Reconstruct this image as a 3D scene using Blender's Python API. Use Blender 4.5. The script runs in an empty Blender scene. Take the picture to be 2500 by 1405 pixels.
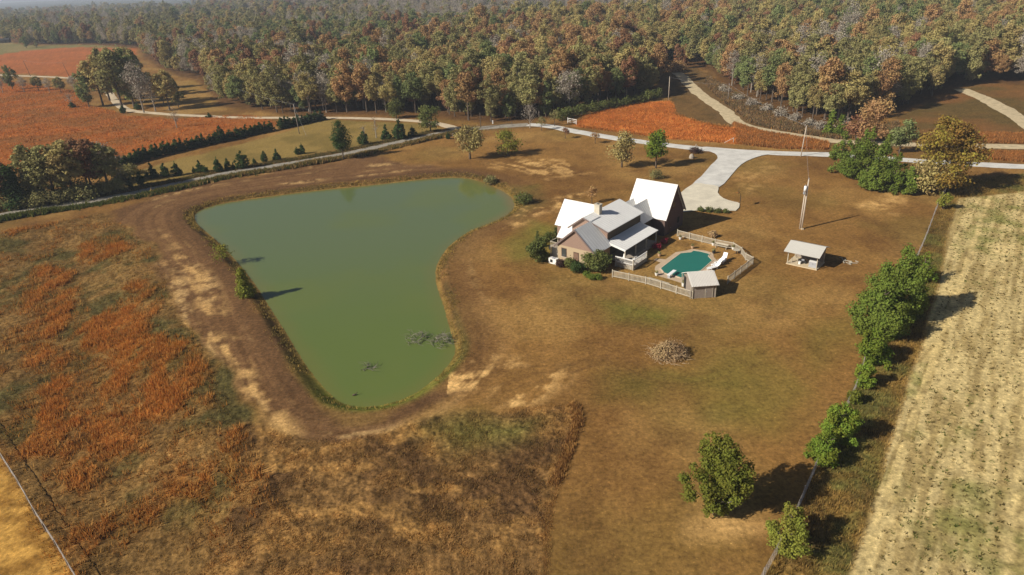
import bpy, math, random
import numpy as np
from mathutils import Matrix, Vector
R_ = math.radians
scene = bpy.context.scene
COL = scene.collection

# ------------------------------------------------------------------ camera
FPX = 1650.0; PITCH = R_(24.9); ROLL = R_(-2.72); CAMZ = 43.0
_c, _s = math.cos(PITCH), math.sin(PITCH)
_cr, _sr = math.cos(ROLL), math.sin(ROLL)
_r0 = np.array([1, 0, 0.]); _u0 = np.array([0, _s, _c])
CFW = np.array([0, _c, -_s]); CR = _r0*_cr+_u0*_sr; CU = -_r0*_sr+_u0*_cr
cam = bpy.data.cameras.new('camera'); cam_ob = bpy.data.objects.new('camera', cam); COL.objects.link(cam_ob)
cam.sensor_width = 36; cam.lens = 36*FPX/2500; cam.clip_start = 0.5; cam.clip_end = 40000
cam_ob.matrix_world = Matrix(((CR[0], CU[0], -CFW[0], 0), (CR[1], CU[1], -CFW[1], 0), (CR[2], CU[2], -CFW[2], CAMZ), (0, 0, 0, 1)))
scene.camera = cam_ob

# ------------------------------------------------------------------ world, sun, exposure
SUN_EL = 33.0; SUN_AZ = 23.5            # shadows fall towards +x, a little away from the viewer
w = bpy.data.worlds.new('World'); scene.world = w; w.use_nodes = True
nt = w.node_tree; bg = nt.nodes['Background']; sky = nt.nodes.new('ShaderNodeTexSky')
sky.sky_type = 'NISHITA'; sky.sun_disc = False; sky.sun_elevation = R_(SUN_EL); sky.sun_rotation = R_(270-SUN_AZ)
sky.altitude = 200; sky.air_density = 0.6; sky.dust_density = 1.0; sky.ozone_density = 1.0
nt.links.new(sky.outputs[0], bg.inputs[0]); bg.inputs[1].default_value = 0.05
sl = bpy.data.lights.new('sun', 'SUN'); sl.energy = 5.0; sl.angle = R_(0.53); sl.color = (1.0, 0.93, 0.82)
so = bpy.data.objects.new('sun', sl); COL.objects.link(so)
sd = Vector((math.cos(R_(SUN_AZ))*math.cos(R_(SUN_EL)), math.sin(R_(SUN_AZ))*math.cos(R_(SUN_EL)), -math.sin(R_(SUN_EL))))
so.rotation_euler = sd.to_track_quat('-Z', 'Y').to_euler(); so.location = (-120, -40, 120)
vs = scene.view_settings; vs.view_transform = 'Standard'; vs.look = 'None'; vs.gamma = 1; vs.exposure = 0.3; vs.use_curve_mapping = False
scene.cycles.use_denoising = True
scene.cycles.max_bounces = 5; scene.cycles.diffuse_bounces = 2; scene.cycles.glossy_bounces = 3
scene.cycles.transmission_bounces = 3; scene.cycles.volume_bounces = 0; scene.cycles.transparent_max_bounces = 8
scene.cycles.caustics_reflective = False; scene.cycles.caustics_refractive = False

# ------------------------------------------------------------------ noise and plane geometry
def _hash(ix, iy, seed):
    n = (ix.astype(np.int64)*374761393 + iy.astype(np.int64)*668265263 + seed*974711) & 0x7fffffff
    n = ((n ^ (n >> 13))*1274126177) & 0x7fffffff
    return ((n ^ (n >> 16)) & 0xffff)/65535.0
def vnoise(x, y, seed=0):
    ix = np.floor(x); iy = np.floor(y); fx = x-ix; fy = y-iy
    fx = fx*fx*(3-2*fx); fy = fy*fy*(3-2*fy)
    a = _hash(ix, iy, seed); b = _hash(ix+1, iy, seed); c = _hash(ix, iy+1, seed); d = _hash(ix+1, iy+1, seed)
    return a+(b-a)*fx+(c-a)*fy+(a-b-c+d)*fx*fy
def fbm(x, y, scale, octv=4, seed=0):
    x = np.asarray(x, float)/scale; y = np.asarray(y, float)/scale; t = 0; a = .5; s = 0
    for k in range(octv):
        t = t+a*vnoise(x, y, seed+k*17); s += a; a *= .5; x = x*2.03+13.1; y = y*2.03+7.7
    return t/s
def sstep(a, b, t):
    t = np.clip((t-a)/(b-a), 0, 1); return t*t*(3-2*t)
def sdist(poly, x, y, margin=14.0):
    """signed distance to a polygon, negative inside (just +margin far outside)"""
    poly = np.asarray(poly); lo = poly.min(0)-margin; hi = poly.max(0)+margin
    m = (x > lo[0]) & (x < hi[0]) & (y > lo[1]) & (y < hi[1])
    if m.all(): return _sdist(poly, x, y)
    out = np.full(x.shape, margin)
    if m.any(): out[m] = _sdist(poly, x[m], y[m])
    return out
def _sdist(poly, x, y):
    d = np.full(x.shape, 1e18); ins = np.zeros(x.shape, bool); n = len(poly)
    for i in range(n):
        ax, ay = poly[i]; bx, by = poly[(i+1) % n]
        ex, ey = bx-ax, by-ay; L = ex*ex+ey*ey+1e-12
        t = np.clip(((x-ax)*ex+(y-ay)*ey)/L, 0, 1)
        d = np.minimum(d, (x-ax-t*ex)**2+(y-ay-t*ey)**2)
        if ay != by:
            cr = ((ay > y) != (by > y)) & (x < (bx-ax)*(y-ay)/(by-ay)+ax)
            ins ^= cr
    d = np.sqrt(d); return np.where(ins, -d, d)
def ldist(line, x, y):
    d = np.full(x.shape, 1e18)
    for (ax, ay), (bx, by) in zip(line[:-1], line[1:]):
        ex, ey = bx-ax, by-ay; L = ex*ex+ey*ey+1e-12
        t = np.clip(((x-ax)*ex+(y-ay)*ey)/L, 0, 1)
        d = np.minimum(d, (x-ax-t*ex)**2+(y-ay-t*ey)**2)
    return np.sqrt(d)
def ray(px, py):
    return CR*(px-1250)/FPX-CU*(py-702.5)/FPX+CFW
def P(px, py, z=0.0):
    d = ray(px, py); return np.array([0, 0, CAMZ])+d*(z-CAMZ)/d[2]
def smooth_line(pts, closed=False, k=4):
    pts = np.array(pts, float); n = len(pts); out = []
    rng = range(n if closed else n-1)
    for i in rng:
        if closed: p0, p1, p2, p3 = pts[(i-1) % n], pts[i], pts[(i+1) % n], pts[(i+2) % n]
        else: p0, p1, p2, p3 = pts[max(i-1, 0)], pts[i], pts[i+1], pts[min(i+2, n-1)]
        for j in range(k):
            t = j/k
            out.append(.5*((2*p1)+(-p0+p2)*t+(2*p0-5*p1+4*p2-p3)*t*t+(-p0+3*p1-3*p2+p3)*t**3))
    if not closed: out.append(pts[-1])
    return np.array(out)

# ------------------------------------------------------------------ terrain
WATER_Z = -0.75
POND_PX = [(474,535),(480,518),(530,500),(600,488),(700,475),(800,463),(900,453),(1000,442),(1090,434),(1150,437),(1205,455),(1245,478),(1258,500),(1248,520),(1210,543),(1150,566),(1105,595),(1077,630),(1065,665),(1070,705),(1085,745),(1096,790),(1108,825),(1114,855),(1105,880),(1080,910),(1040,945),(1000,970),(950,987),(900,995),(855,992),(820,978),(790,950),(760,915),(730,870),(700,820),(665,765),(630,710),(600,668),(560,622),(520,582),(488,556)]
POND = smooth_line([P(a, b, WATER_Z)[:2] for a, b in POND_PX], True, 2)
CREST = np.array([P(a, b)[:2] for a, b in [(150,545),(250,535),(322,572),(380,640),(430,760),(500,920),(580,1060),(700,1220)]])
DAMOUT = np.vstack([CREST, [(-20, 10), (-200, 10), (-260, 100), (-160, 124)]])
def h(x, y):
    x = np.asarray(x, float); y = np.asarray(y, float)
    r = np.hypot(x, y); z = np.zeros(x.shape)
    # dam: the land falls away outside its crest
    near = (r < 190)
    if near.any():
        xx, yy = x[near], y[near]; zz = np.zeros(xx.shape)
        out = np.maximum(0, -sdist(DAMOUT, xx, yy))
        zz -= 1.5*sstep(0, 13, out)*sstep(-4, -16, xx)
        pd = sdist(POND, xx, yy)
        bank = WATER_Z*(1-sstep(-.2, 2.0, pd))-1.6*sstep(0, 6, -pd)
        zz = np.where(pd < 2.0, np.minimum(zz, 0)+bank, zz)
        z[near] = zz
    m = r > 190
    if m.any():
        xx, yy = x[m], y[m]; rr = r[m]; f = sstep(190, 420, rr)
        u = f*(3.0*(fbm(xx, yy, 140, 3, 5)-.5))
        u += 20*np.exp(-(((xx-300)/170)**2+((yy-560)/170)**2))
        u += 5*np.exp(-(((xx-50)/90)**2+((yy-470)/90)**2))
        u -= 13*np.exp(-(((xx-110)/110)**2+((yy-680)/110)**2))*sstep(420, 620, rr)
        az = np.arctan2(xx, yy)
        hill = sstep(720, 1250, rr)*sstep(-.42, -.05, az)
        u += hill*(24+30*sstep(1250, 2400, rr)+10*(fbm(xx, yy, 330, 3, 9)-.5))
        u += sstep(900, 2600, rr)*(1-sstep(-.42, -.1, az))*(12*(fbm(xx, yy, 700, 3, 11)-.6)-8)
        z[m] = u
    return z
def hz(x, y): return float(h(np.array([x]), np.array([y]))[0])
def Pt(px, py):
    z = 0.0
    for _ in range(12):
        p = P(px, py, z); z = .5*z+.5*hz(p[0], p[1])
    p = P(px, py, z); return np.array([p[0], p[1], hz(p[0], p[1])])
def W(px_list): return np.array([Pt(a, b)[:2] for a, b in px_list])

# ------------------------------------------------------------------ material helpers
def lin(c): return tuple((v/12.92 if v <= .04045 else ((v+.055)/1.055)**2.4) for v in [q/255 for q in c])
def mat(name, base, rough=.8, spec=.3, metal=0.0, var=.25, scale=3.0, bump=0.0, bscale=20.0, coords='Object', stretch=None, emis=None):
    m = bpy.data.materials.new(name); m.use_nodes = True; n = m.node_tree.nodes; l = m.node_tree.links
    b = n['Principled BSDF']; b.inputs['Roughness'].default_value = rough; b.inputs['Metallic'].default_value = metal
    b.inputs['Specular IOR Level'].default_value = spec
    tc = n.new('ShaderNodeTexCoord'); src = tc.outputs[coords]
    if stretch:
        mp = n.new('ShaderNodeMapping'); mp.inputs['Scale'].default_value = stretch; l.new(src, mp.inputs[0]); src = mp.outputs[0]
    t = n.new('ShaderNodeTexNoise'); t.inputs['Scale'].default_value = scale; t.inputs['Detail'].default_value = 5; t.inputs['Roughness'].default_value = .65
    l.new(src, t.inputs['Vector'])
    rp = n.new('ShaderNodeMapRange'); rp.inputs[1].default_value = .25; rp.inputs[2].default_value = .75; rp.inputs[3].default_value = 1-var; rp.inputs[4].default_value = 1+var
    l.new(t.outputs[0], rp.inputs[0])
    mx = n.new('ShaderNodeVectorMath'); mx.operation = 'SCALE'; mx.inputs[0].default_value = base; l.new(rp.outputs[0], mx.inputs['Scale'])
    l.new(mx.outputs[0], b.inputs['Base Color'])
    if bump:
        t2 = n.new('ShaderNodeTexNoise'); t2.inputs['Scale'].default_value = bscale; t2.inputs['Detail'].default_value = 4; l.new(src, t2.inputs['Vector'])
        bp = n.new('ShaderNodeBump'); bp.inputs['Strength'].default_value = bump; bp.inputs['Distance'].default_value = .05
        l.new(t2.outputs[0], bp.inputs['Height']); l.new(bp.outputs[0], b.inputs['Normal'])
    return m
def leaf_mat(name, base, jitter=.30, hue=.016, trans=.25):
    """foliage: the leaves' own colour varies from clump to clump and from tree to tree"""
    m = bpy.data.materials.new(name); m.use_nodes = True; n = m.node_tree.nodes; l = m.node_tree.links
    for q in list(n):
        if q.type != 'OUTPUT_MATERIAL': n.remove(q)
    out = [q for q in n if q.type == 'OUTPUT_MATERIAL'][0]
    oi = n.new('ShaderNodeObjectInfo'); at = n.new('ShaderNodeAttribute'); at.attribute_name = 'tint'
    hs = n.new('ShaderNodeHueSaturation'); hs.inputs['Color'].default_value = (*base, 1)
    mh = n.new('ShaderNodeMapRange'); mh.inputs[3].default_value = .5-hue; mh.inputs[4].default_value = .5+hue; l.new(at.outputs['Fac'], mh.inputs[0]); l.new(mh.outputs[0], hs.inputs['Hue'])
    ad = n.new('ShaderNodeMath'); ad.operation = 'ADD'; l.new(oi.outputs['Random'], ad.inputs[0]); l.new(at.outputs['Fac'], ad.inputs[1])
    mv = n.new('ShaderNodeMapRange'); mv.inputs[1].default_value = 0; mv.inputs[2].default_value = 2; mv.inputs[3].default_value = 1-jitter; mv.inputs[4].default_value = 1+jitter
    l.new(ad.outputs[0], mv.inputs[0]); l.new(mv.outputs[0], hs.inputs['Value'])
    d = n.new('ShaderNodeBsdfDiffuse'); t = n.new('ShaderNodeBsdfTranslucent'); mx = n.new('ShaderNodeMixShader'); mx.inputs[0].default_value = trans
    l.new(hs.outputs[0], d.inputs[0]); l.new(hs.outputs[0], t.inputs[0]); l.new(d.outputs[0], mx.inputs[1]); l.new(t.outputs[0], mx.inputs[2]); l.new(mx.outputs[0], out.inputs[0])
    return m
def attr_mat(name, attr='col', rough=.95):
    m = bpy.data.materials.new(name); m.use_nodes = True; n = m.node_tree.nodes; l = m.node_tree.links; n.remove(n['Principled BSDF'])
    out = [q for q in n if q.type == 'OUTPUT_MATERIAL'][0]; a = n.new('ShaderNodeAttribute'); a.attribute_name = attr
    d = n.new('ShaderNodeBsdfDiffuse'); t = n.new('ShaderNodeBsdfTranslucent'); mx = n.new('ShaderNodeMixShader'); mx.inputs[0].default_value = .45
    for q in (d, t): l.new(a.outputs['Color'], q.inputs[0])
    l.new(d.outputs[0], mx.inputs[1]); l.new(t.outputs[0], mx.inputs[2]); l.new(mx.outputs[0], out.inputs[0]); return m

# ------------------------------------------------------------------ mesh helpers
def np_mesh(name, verts, faces, mat_, parent=None, attrs=None, smooth=False):
    """faces: array (M,k) of one size"""
    me = bpy.data.meshes.new(name); verts = np.asarray(verts, np.float32); faces = np.asarray(faces, np.int32)
    k = faces.shape[1]; M = len(faces)
    me.vertices.add(len(verts)); me.vertices.foreach_set('co', verts.ravel())
    me.loops.add(M*k); me.loops.foreach_set('vertex_index', faces.ravel())
    me.polygons.add(M); me.polygons.foreach_set('loop_start', np.arange(0, M*k, k, dtype=np.int32))
    try: me.polygons.foreach_set('loop_total', np.full(M, k, np.int32))
    except Exception: pass
    if smooth: me.polygons.foreach_set('use_smooth', np.ones(M, bool))
    for nm, (typ, data) in (attrs or {}).items():
        a = me.attributes.new(nm, typ, 'POINT')
        a.data.foreach_set('color' if typ == 'FLOAT_COLOR' else 'value', np.asarray(data, np.float32).ravel())
    me.update(calc_edges=True); me.validate()
    if mat_: me.materials.append(mat_)
    o = bpy.data.objects.new(name, me); COL.objects.link(o)
    if parent: o.parent = parent
    return o
class MB:
    def __init__(s): s.v = []; s.f = []
    def add(s, vs_, fs):
        o = len(s.v); s.v += [tuple(map(float, q)) for q in vs_]; s.f += [[i+o for i in f] for f in fs]; return s
    def box(s, c, size, rz=0.0):
        x, y, z = [q/2 for q in size]; ca, sa = math.cos(rz), math.sin(rz); vs_ = []
        for dz in (-z, z):
            for dx, dy in ((-x, -y), (x, -y), (x, y), (-x, y)): vs_.append((c[0]+dx*ca-dy*sa, c[1]+dx*sa+dy*ca, c[2]+dz))
        return s.add(vs_, [(3,2,1,0),(4,5,6,7),(0,1,5,4),(1,2,6,5),(2,3,7,6),(3,0,4,7)])
    def span(s, a, b):  # box between two corners
        return s.box([(p+q)/2 for p, q in zip(a, b)], [abs(q-p) for p, q in zip(a, b)])
    def bar(s, p0, p1, w_, t_):
        p0, p1 = Vector(p0), Vector(p1); d = (p1-p0).normalized(); up = Vector((0, 0, 1)) if abs(d.z) < .95 else Vector((1, 0, 0))
        a = d.cross(up).normalized()*w_/2; b = a.cross(d).normalized()*t_/2
        vs_ = [p+q for p in (p0, p1) for q in (-a-b, a-b, a+b, -a+b)]
        return s.add(vs_, [(3,2,1,0),(4,5,6,7),(0,1,5,4),(1,2,6,5),(2,3,7,6),(3,0,4,7)])
    def tube(s, pts, rad, n=6):
        pts = [Vector(p) for p in pts]; o = len(s.v); fs = []
        if not hasattr(rad, '__len__'): rad = [rad]*len(pts)
        for i, p in enumerate(pts):
            d = (pts[min(i+1, len(pts)-1)]-pts[max(i-1, 0)]).normalized(); up = Vector((0, 0, 1)) if abs(d.z) < .9 else Vector((1, 0, 0))
            a = d.cross(up).normalized(); b = a.cross(d).normalized()
            for k in range(n): s.v.append(tuple(p+(a*math.cos(k*2*math.pi/n)+b*math.sin(k*2*math.pi/n))*rad[i]))
        for i in range(len(pts)-1):
            for k in range(n): s.f.append([o+i*n+k, o+i*n+(k+1) % n, o+(i+1)*n+(k+1) % n, o+(i+1)*n+k])
        s.f.append([o+k for k in range(n)][::-1]); s.f.append([o+(len(pts)-1)*n+k for k in range(n)]); return s
    def prism(s, poly, vec):
        n = len(poly); vec = Vector(vec); vs_ = [Vector(p) for p in poly]+[Vector(p)+vec for p in poly]
        return s.add(vs_, [list(range(n))[::-1], list(range(n, 2*n))]+[[i, (i+1) % n, n+(i+1) % n, n+i] for i in range(n)])
    def build(s, name, m, parent=None, smooth=False):
        me = bpy.data.meshes.new(name); me.from_pydata(s.v, [], s.f); me.validate()
        if m: me.materials.append(m)
        if smooth:
            for p in me.polygons: p.use_smooth = True
        me.update()
        import bmesh
        bm = bmesh.new(); bm.from_mesh(me); bmesh.ops.recalc_face_normals(bm, faces=bm.faces); bm.to_mesh(me); bm.free()
        o = bpy.data.objects.new(name, me); COL.objects.link(o)
        if parent: o.parent = parent
        return o
def tag(o, label=None, cat=None, group=None, kind=None):
    if label: o['label'] = label
    if cat: o['category'] = cat
    if group: o['group'] = group
    if kind: o['kind'] = kind
    return o
def empty(name, loc=(0, 0, 0), rz=0.0):
    o = bpy.data.objects.new(name, None); o.location = tuple(map(float, loc)); o.rotation_euler = (0, 0, rz); COL.objects.link(o); o.empty_display_size = .5; return o
def copy_tree(o, parent=None):
    c = o.copy(); COL.objects.link(c)
    if parent: c.parent = parent
    for ch in list(o.children): copy_tree(ch, c)
    return c

# ------------------------------------------------------------------ zones of the ground
def Z(*pts): return W(pts)
ROAD_MAIN = [(-160,560),(0,528),(110,508),(260,486),(400,458),(480,441),(560,424),(700,402),(840,378),(960,352),(1050,332),(1120,319),(1200,311),(1290,305)]
DRIVE = [(1290,305),(1335,308),(1400,321),(1500,338),(1620,354),(1720,365),(1790,370),(1900,375),(2010,378),(2120,384),(2240,394),(2370,402),(2500,408),(2650,414),(2900,424),(3300,440)]
SPUR = [(1800,370),(1775,395),(1755,420),(1735,445),(1715,470)]
DIRT = [(1652,178),(1668,190),(1690,213),(1715,235),(1745,255),(1775,277),(1792,295),(1815,307),(1870,320),(1960,334),(2030,344),(2120,350),(2240,354),(2370,357),(2500,359),(2650,361),(2900,369),(3300,384)]
DIRT_FAR = [(2345,218),(2400,240),(2450,266),(2500,297),(2560,335),(2610,357)]
LANE = [(262,222),(275,240),(292,258),(320,271),(380,277),(430,281),(600,288),(760,288),(900,290),(1000,295),(1070,303),(1120,317)]
LANE_FAR = [(-80,176),(0,184),(80,187),(150,190),(230,196)]
LEFT_FIELD = Z((-120,590),(0,568),(120,545),(250,522),(322,562),(385,625),(435,745),(485,840),(540,960),(605,1060),(645,1150),(705,1250),(560,1405),(480,1480),(150,1480),(0,1115),(-200,800))
MID_ROUGH = Z((590,1040),(720,1065),(850,1075),(1000,1040),(1150,1015),(1300,990),(1410,988),(1418,1030),(1400,1085),(1372,1170),(1350,1230),(1340,1330),(1342,1500),(420,1500),(560,1300))
CORNER = Z((-60,1010),(0,1108),(90,1260),(180,1405),(230,1490),(-300,1490),(-300,1000))
CROP = Z((2338,484),(2318,560),(2302,650),(2288,730),(2255,840),(2222,930),(2190,1040),(2160,1130),(2125,1250),(2075,1405),(2040,1500),(4300,1500),(3900,620),(3300,500),(2700,470),(2500,470))
FENCE_PX = [(2330,440),(2303,478),(2285,515),(2255,595),(2210,690),(2160,780),(2118,860),(2090,950),(2040,1050),(1990,1150),(1925,1300),(1868,1405),(1820,1500)]
VERGE = Z((2330,440),(2303,478),(2285,515),(2255,595),(2210,690),(2160,780),(2118,860),(2090,950),(2040,1050),(1990,1150),(1925,1300),(1868,1405),(1820,1500),(2040,1500),(2075,1405),(2125,1250),(2160,1130),(2190,1040),(2222,930),(2255,840),(2288,730),(2302,650),(2318,560),(2338,484),(2500,470),(2700,470),(3300,500),(3300,462),(2700,430),(2500,425))
DAMTOP = Z((260,520),(480,452),(700,415),(900,380),(1000,400),(1150,415),(1220,440),(1080,425),(900,440),(700,462),(530,490),(470,520),(500,575),(600,690),(700,845),(800,990),(870,1010),(960,1005),(1060,975),(1180,960),(1050,1030),(850,1080),(650,1060),(540,960),(480,840),(430,745),(385,625),(322,562))
STRIP = Z((290,425),(480,380),(700,320),(790,292),(900,296),(1000,300),(1090,312),(1040,328),(900,355),(760,380),(560,412),(400,445),(310,468))
ORANGE_L = Z((-300,190),(0,196),(120,212),(200,226),(215,255),(330,285),(420,290),(600,282),(700,300),(560,335),(420,360),(320,375),(200,410),(-300,430))
ORANGE_FAR = Z((-300,126),(0,134),(80,122),(180,116),(335,119),(330,135),(200,190),(100,184),(0,176),(-300,165))
ORANGE_C = Z((1400,300),(1430,283),(1500,266),(1560,252),(1640,248),(1648,275),(1680,290),(1740,305),(1830,318),(1960,338),(2010,350),(1960,362),(1800,352),(1640,340),(1500,322),(1420,312))
FIELD_C = Z((1560,150),(1650,152),(1735,180),(1790,230),(1850,262),(1960,305),(2040,335),(1960,338),(1830,318),(1740,305),(1680,290),(1648,275),(1640,248),(1615,225),(1600,185))
FIELD_R = Z((2240,300),(2180,290),(2250,260),(2350,215),(2420,203),(2520,215),(2700,260),(2700,395),(2500,385),(2300,370),(2200,352))
GRASS_FAR = Z((-200,100),(0,98),(60,112),(190,110),(330,119),(180,117),(80,123),(0,135),(-200,130))
CLEAR_L = Z((395,200),(470,196),(520,240),(540,270),(430,285),(400,265))
LAWN_TAN = [(Z((1240,400),(1330,385),(1420,400),(1440,430),(1330,440)), .6), (Z((1180,395),(1300,380),(1330,400),(1200,410)), .5),
            (Z((1280,500),(1360,485),(1420,470),(1400,510),(1300,530),(1230,560)), .85), (Z((1640,575),(1760,580),(1790,600),(1700,600)), .3),
            (Z((1080,920),(1170,890),(1290,880),(1310,900),(1200,950),(1050,1005),(1020,1000)), 1.0), (Z((1235,965),(1330,915),(1385,910),(1350,945),(1270,985)), 1.1),
            (Z((890,1070),(970,1055),(990,1085),(900,1105)), .9), (Z((2075,505),(2160,470),(2200,480),(2170,520)), .6), (Z((1820,470),(1900,420),(1880,400),(1790,450)), .3),
            (Z((1710,1230),(1790,1250),(1860,1285),(1820,1310),(1720,1290)), .7), (Z((1560,780),(1600,740),(1700,760),(1640,800)), .0)]
LAWN_TAN += [(Z((470,790),(560,830),(640,945),(770,1085),(690,1085),(590,985),(505,870)), .75), (Z((420,620),(550,690),(605,770),(520,770),(430,690)), .55), (Z((380,560),(470,600),(500,640),(430,640)), .4), (Z((690,1075),(800,1090),(780,1115),(690,1100)), .8), (Z((640,790),(690,860),(700,930),(640,880)), .5)]
LAWN_GREEN = [(Z((1230,590),(1300,540),(1345,560),(1350,630),(1270,640)), .75), (Z((1480,730),(1560,735),(1640,760),(1600,785),(1500,770)), .7), (Z((1600,900),(1900,860),(2000,960),(1900,1080),(1750,1040)), .45),
              (Z((1190,470),(1300,450),(1330,500),(1270,530)), .6), (Z((1060,1060),(1220,1020),(1330,1020),(1280,1080),(1130,1110)), .75), (Z((1480,900),(1600,905),(1560,960),(1470,950)), .3),
              (Z((1980,820),(2080,760),(2100,850),(2020,930)), .3)]

GCF = np.array([0.98, 0.97, 0.90])
def GC(q): return np.array(lin(q))*GCF
def ground_colour(x, y):
    """the ground's own colours in linear light, with wear and plant patches of their own shape"""
    N = x.shape
    C = lambda *q: GC(q)
    def mixc(a, b, t): return a+(b-a)*t[..., None]
    wx = x+3*(fbm(x, y, 9, 3, 31)-.5)*2; wy = y+3*(fbm(x, y, 9, 3, 37)-.5)*2
    f1 = fbm(x, y, 26, 4, 1); f2 = fbm(x, y, 5, 4, 2); f3 = fbm(x, y, 1.3, 4, 3); f4 = fbm(x*.35, y, 2.2, 4, 4)
    col = np.broadcast_to(C(138,103,58), N+(3,)).copy()
    col = mixc(col, C(112,80,45), sstep(.42, .7, f1)*.7)
    col = mixc(col, C(162,128,76), sstep(.46, .72, fbm(x, y, 14, 4, 41))*.6)
    col = mixc(col, C(110,96,50), sstep(.5, .72, fbm(x, y, 18, 4, 43))*.35)
    col = mixc(col, C(90,62,36), sstep(.52, .75, f2)*.35)
    ro = np.full(N, .5)
    r = np.hypot(x, y)
    def zone(poly, feather, t_warp=1.0):
        xx = x+(wx-x)*t_warp; yy = y+(wy-y)*t_warp
        return 1-sstep(-feather, feather, sdist(poly, xx, yy))
    sel = r < 260
    for poly, a in LAWN_GREEN: col = mixc(col, C(104,108,46), zone(poly, 3.0)*a*(.55+.7*f2))
    # beaten ring and dam round the pond, with tracks that run along the shore
    pd = sdist(POND, x, y); cx, cy = POND.mean(0); arc = np.arctan2(y-cy, x-cx)*32
    ring = (1-sstep(3.5, 9, pd+3*(f2-.5)))*.5
    mow = fbm(pd, arc*.03, 1.5, 2, 57)-.5; col = col*(1+.34*mow*sstep(2, 6, pd)*(r < 200))[..., None]
    dt = np.maximum(zone(DAMTOP, 1.6), ring)
    trk = fbm(pd, arc*.045, .75, 3, 51)
    dam = mixc(np.broadcast_to(C(116,86,58), N+(3,)), C(98,71,47), sstep(.4, .65, trk)*.8)
    strk = sstep(.5, .66, fbm(pd*.9, arc*.12, 1.6, 4, 53))*sstep(.38, .62, fbm(x, y, 8, 3, 55))*sstep(.3, .55, f3)
    dam = mixc(dam, C(186,152,104), strk*.75*sstep(3.5, 6.5, pd))
    dam = mixc(dam, C(92,68,46), (1-sstep(2.5, 5.5, pd+1.5*(f2-.5)))*.7)
    col = mixc(col, dam, dt); ro = ro*(1-dt)+.55*dt
    wear = fbm(pd*1.3, arc*.22, 1.5, 4, 59)
    for poly, a in LAWN_TAN: col = mixc(col, C(214,172,112), np.clip(zone(poly, 2.2)*a*sstep(.44, .6, .3*f4+.3*f3+.4*wear)*1.1*np.where(x < -8, sstep(4, 7, pd), 1), 0, 1))
    # wheel tracks worn into the lawn
    for tl in TRACKS:
        dl = np.abs(ldist(tl, x, y)-.8); tk = (1-sstep(.12, .45, dl))*sstep(.35, .55, fbm(x, y, 6, 3, 61)); col = mixc(col, C(92,66,40), tk*.2)
    # rough fields in front
    z = zone(LEFT_FIELD, .8)
    lf = mixc(np.broadcast_to(C(114,88,52), N+(3,)), C(84,76,44), sstep(.45, .62, fbm(x, y, 7, 4, 61)))
    lf = mixc(lf, C(134,104,62), sstep(.5, .7, fbm(x, y, 4, 4, 63))*.7)
    lf = mixc(lf, C(150,98,46), ORANGE(x, y)*.8)
    col = mixc(col, lf, z); ro = ro*(1-z)+1.0*z
    z = zone(MID_ROUGH, .5, .5)
    mr = mixc(np.broadcast_to(C(124,94,57), N+(3,)), C(90,66,43), sstep(.45, .62, fbm(x, y, 6, 4, 65))*.8)
    mr = mixc(mr, C(158,120,70), sstep(.5, .68, fbm(x*.6, y, 2.6, 5, 67))*.75)
    mr = mixc(mr, C(96,98,48), zone(LAWN_GREEN[4][0], 3.0)*.7)
    col = mixc(col, mr, z); ro = ro*(1-z)+1.0*z
    # edge between the mown lawn and the rough: a dark cut line
    z = zone(CORNER, .3, .1); co = mixc(np.broadcast_to(C(190,146,76), N+(3,)), C(142,104,50), sstep(.4, .65, fbm(x, y*2.2, 3, 4, 69)))
    col = mixc(col, co, z); ro = ro*(1-z)+.5*z
    z = zone(VERGE, .4, .3)
    ve = mixc(np.broadcast_to(C(132,106,58), N+(3,)), C(106,102,56), sstep(.42, .62, fbm(x, y, 5, 4, 71)))
    ve = mixc(ve, C(100,78,46), sstep(.5, .7, fbm(x, y, 3, 4, 73))*.7)
    col = mixc(col, ve, z); ro = ro*(1-z)+.9*z
    z = zone(CROP, .35, .15); ux, uy = CROP_DIR; q = x*uy-y*ux; al = x*ux+y*uy
    cr = mixc(np.broadcast_to(C(206,184,132), N+(3,)), C(172,150,102), sstep(.4, .65, fbm(q*2.0, al*.2, 1.2, 4, 75)))
    cr = mixc(cr, C(128,128,70), sstep(.55, .78, CROPGREEN(x, y))*.8)
    cr = mixc(cr, C(214,190,134), (np.abs(((q-2.2) % 9.0)-.5) < .35)*.7*sstep(.3, .5, f3))
    cr = cr*(1-.16*(.5+.5*np.cos(q*2*np.pi/.85))*sstep(.35, .6, fbm(x, y, 7, 3, 79)))[..., None]
    col = mixc(col, cr, z); ro = ro*(1-z)+.6*z
    # shore: pale wet rim
    rim = (1-sstep(.1, .9, pd))*sstep(-2.2, 0, pd)
    col = mixc(col, C(136,114,62), rim*.6*(.5+f3)); 
    wd = sstep(.5, .9, pd)*(1-sstep(1.3, 2.3, pd))*sstep(.35, .55, f2); col = mixc(col, C(74,62,36), wd*.75)
    gp = P(900, 1005); ge = np.exp(-((x-gp[0])**2+(y-gp[1])**2)/13**2)*(1-sstep(.8, 2.6, pd))*sstep(-.4, .2, pd); col = mixc(col, C(98,112,42), ge*.9)
    # beyond the road
    far = r > 110
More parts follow.
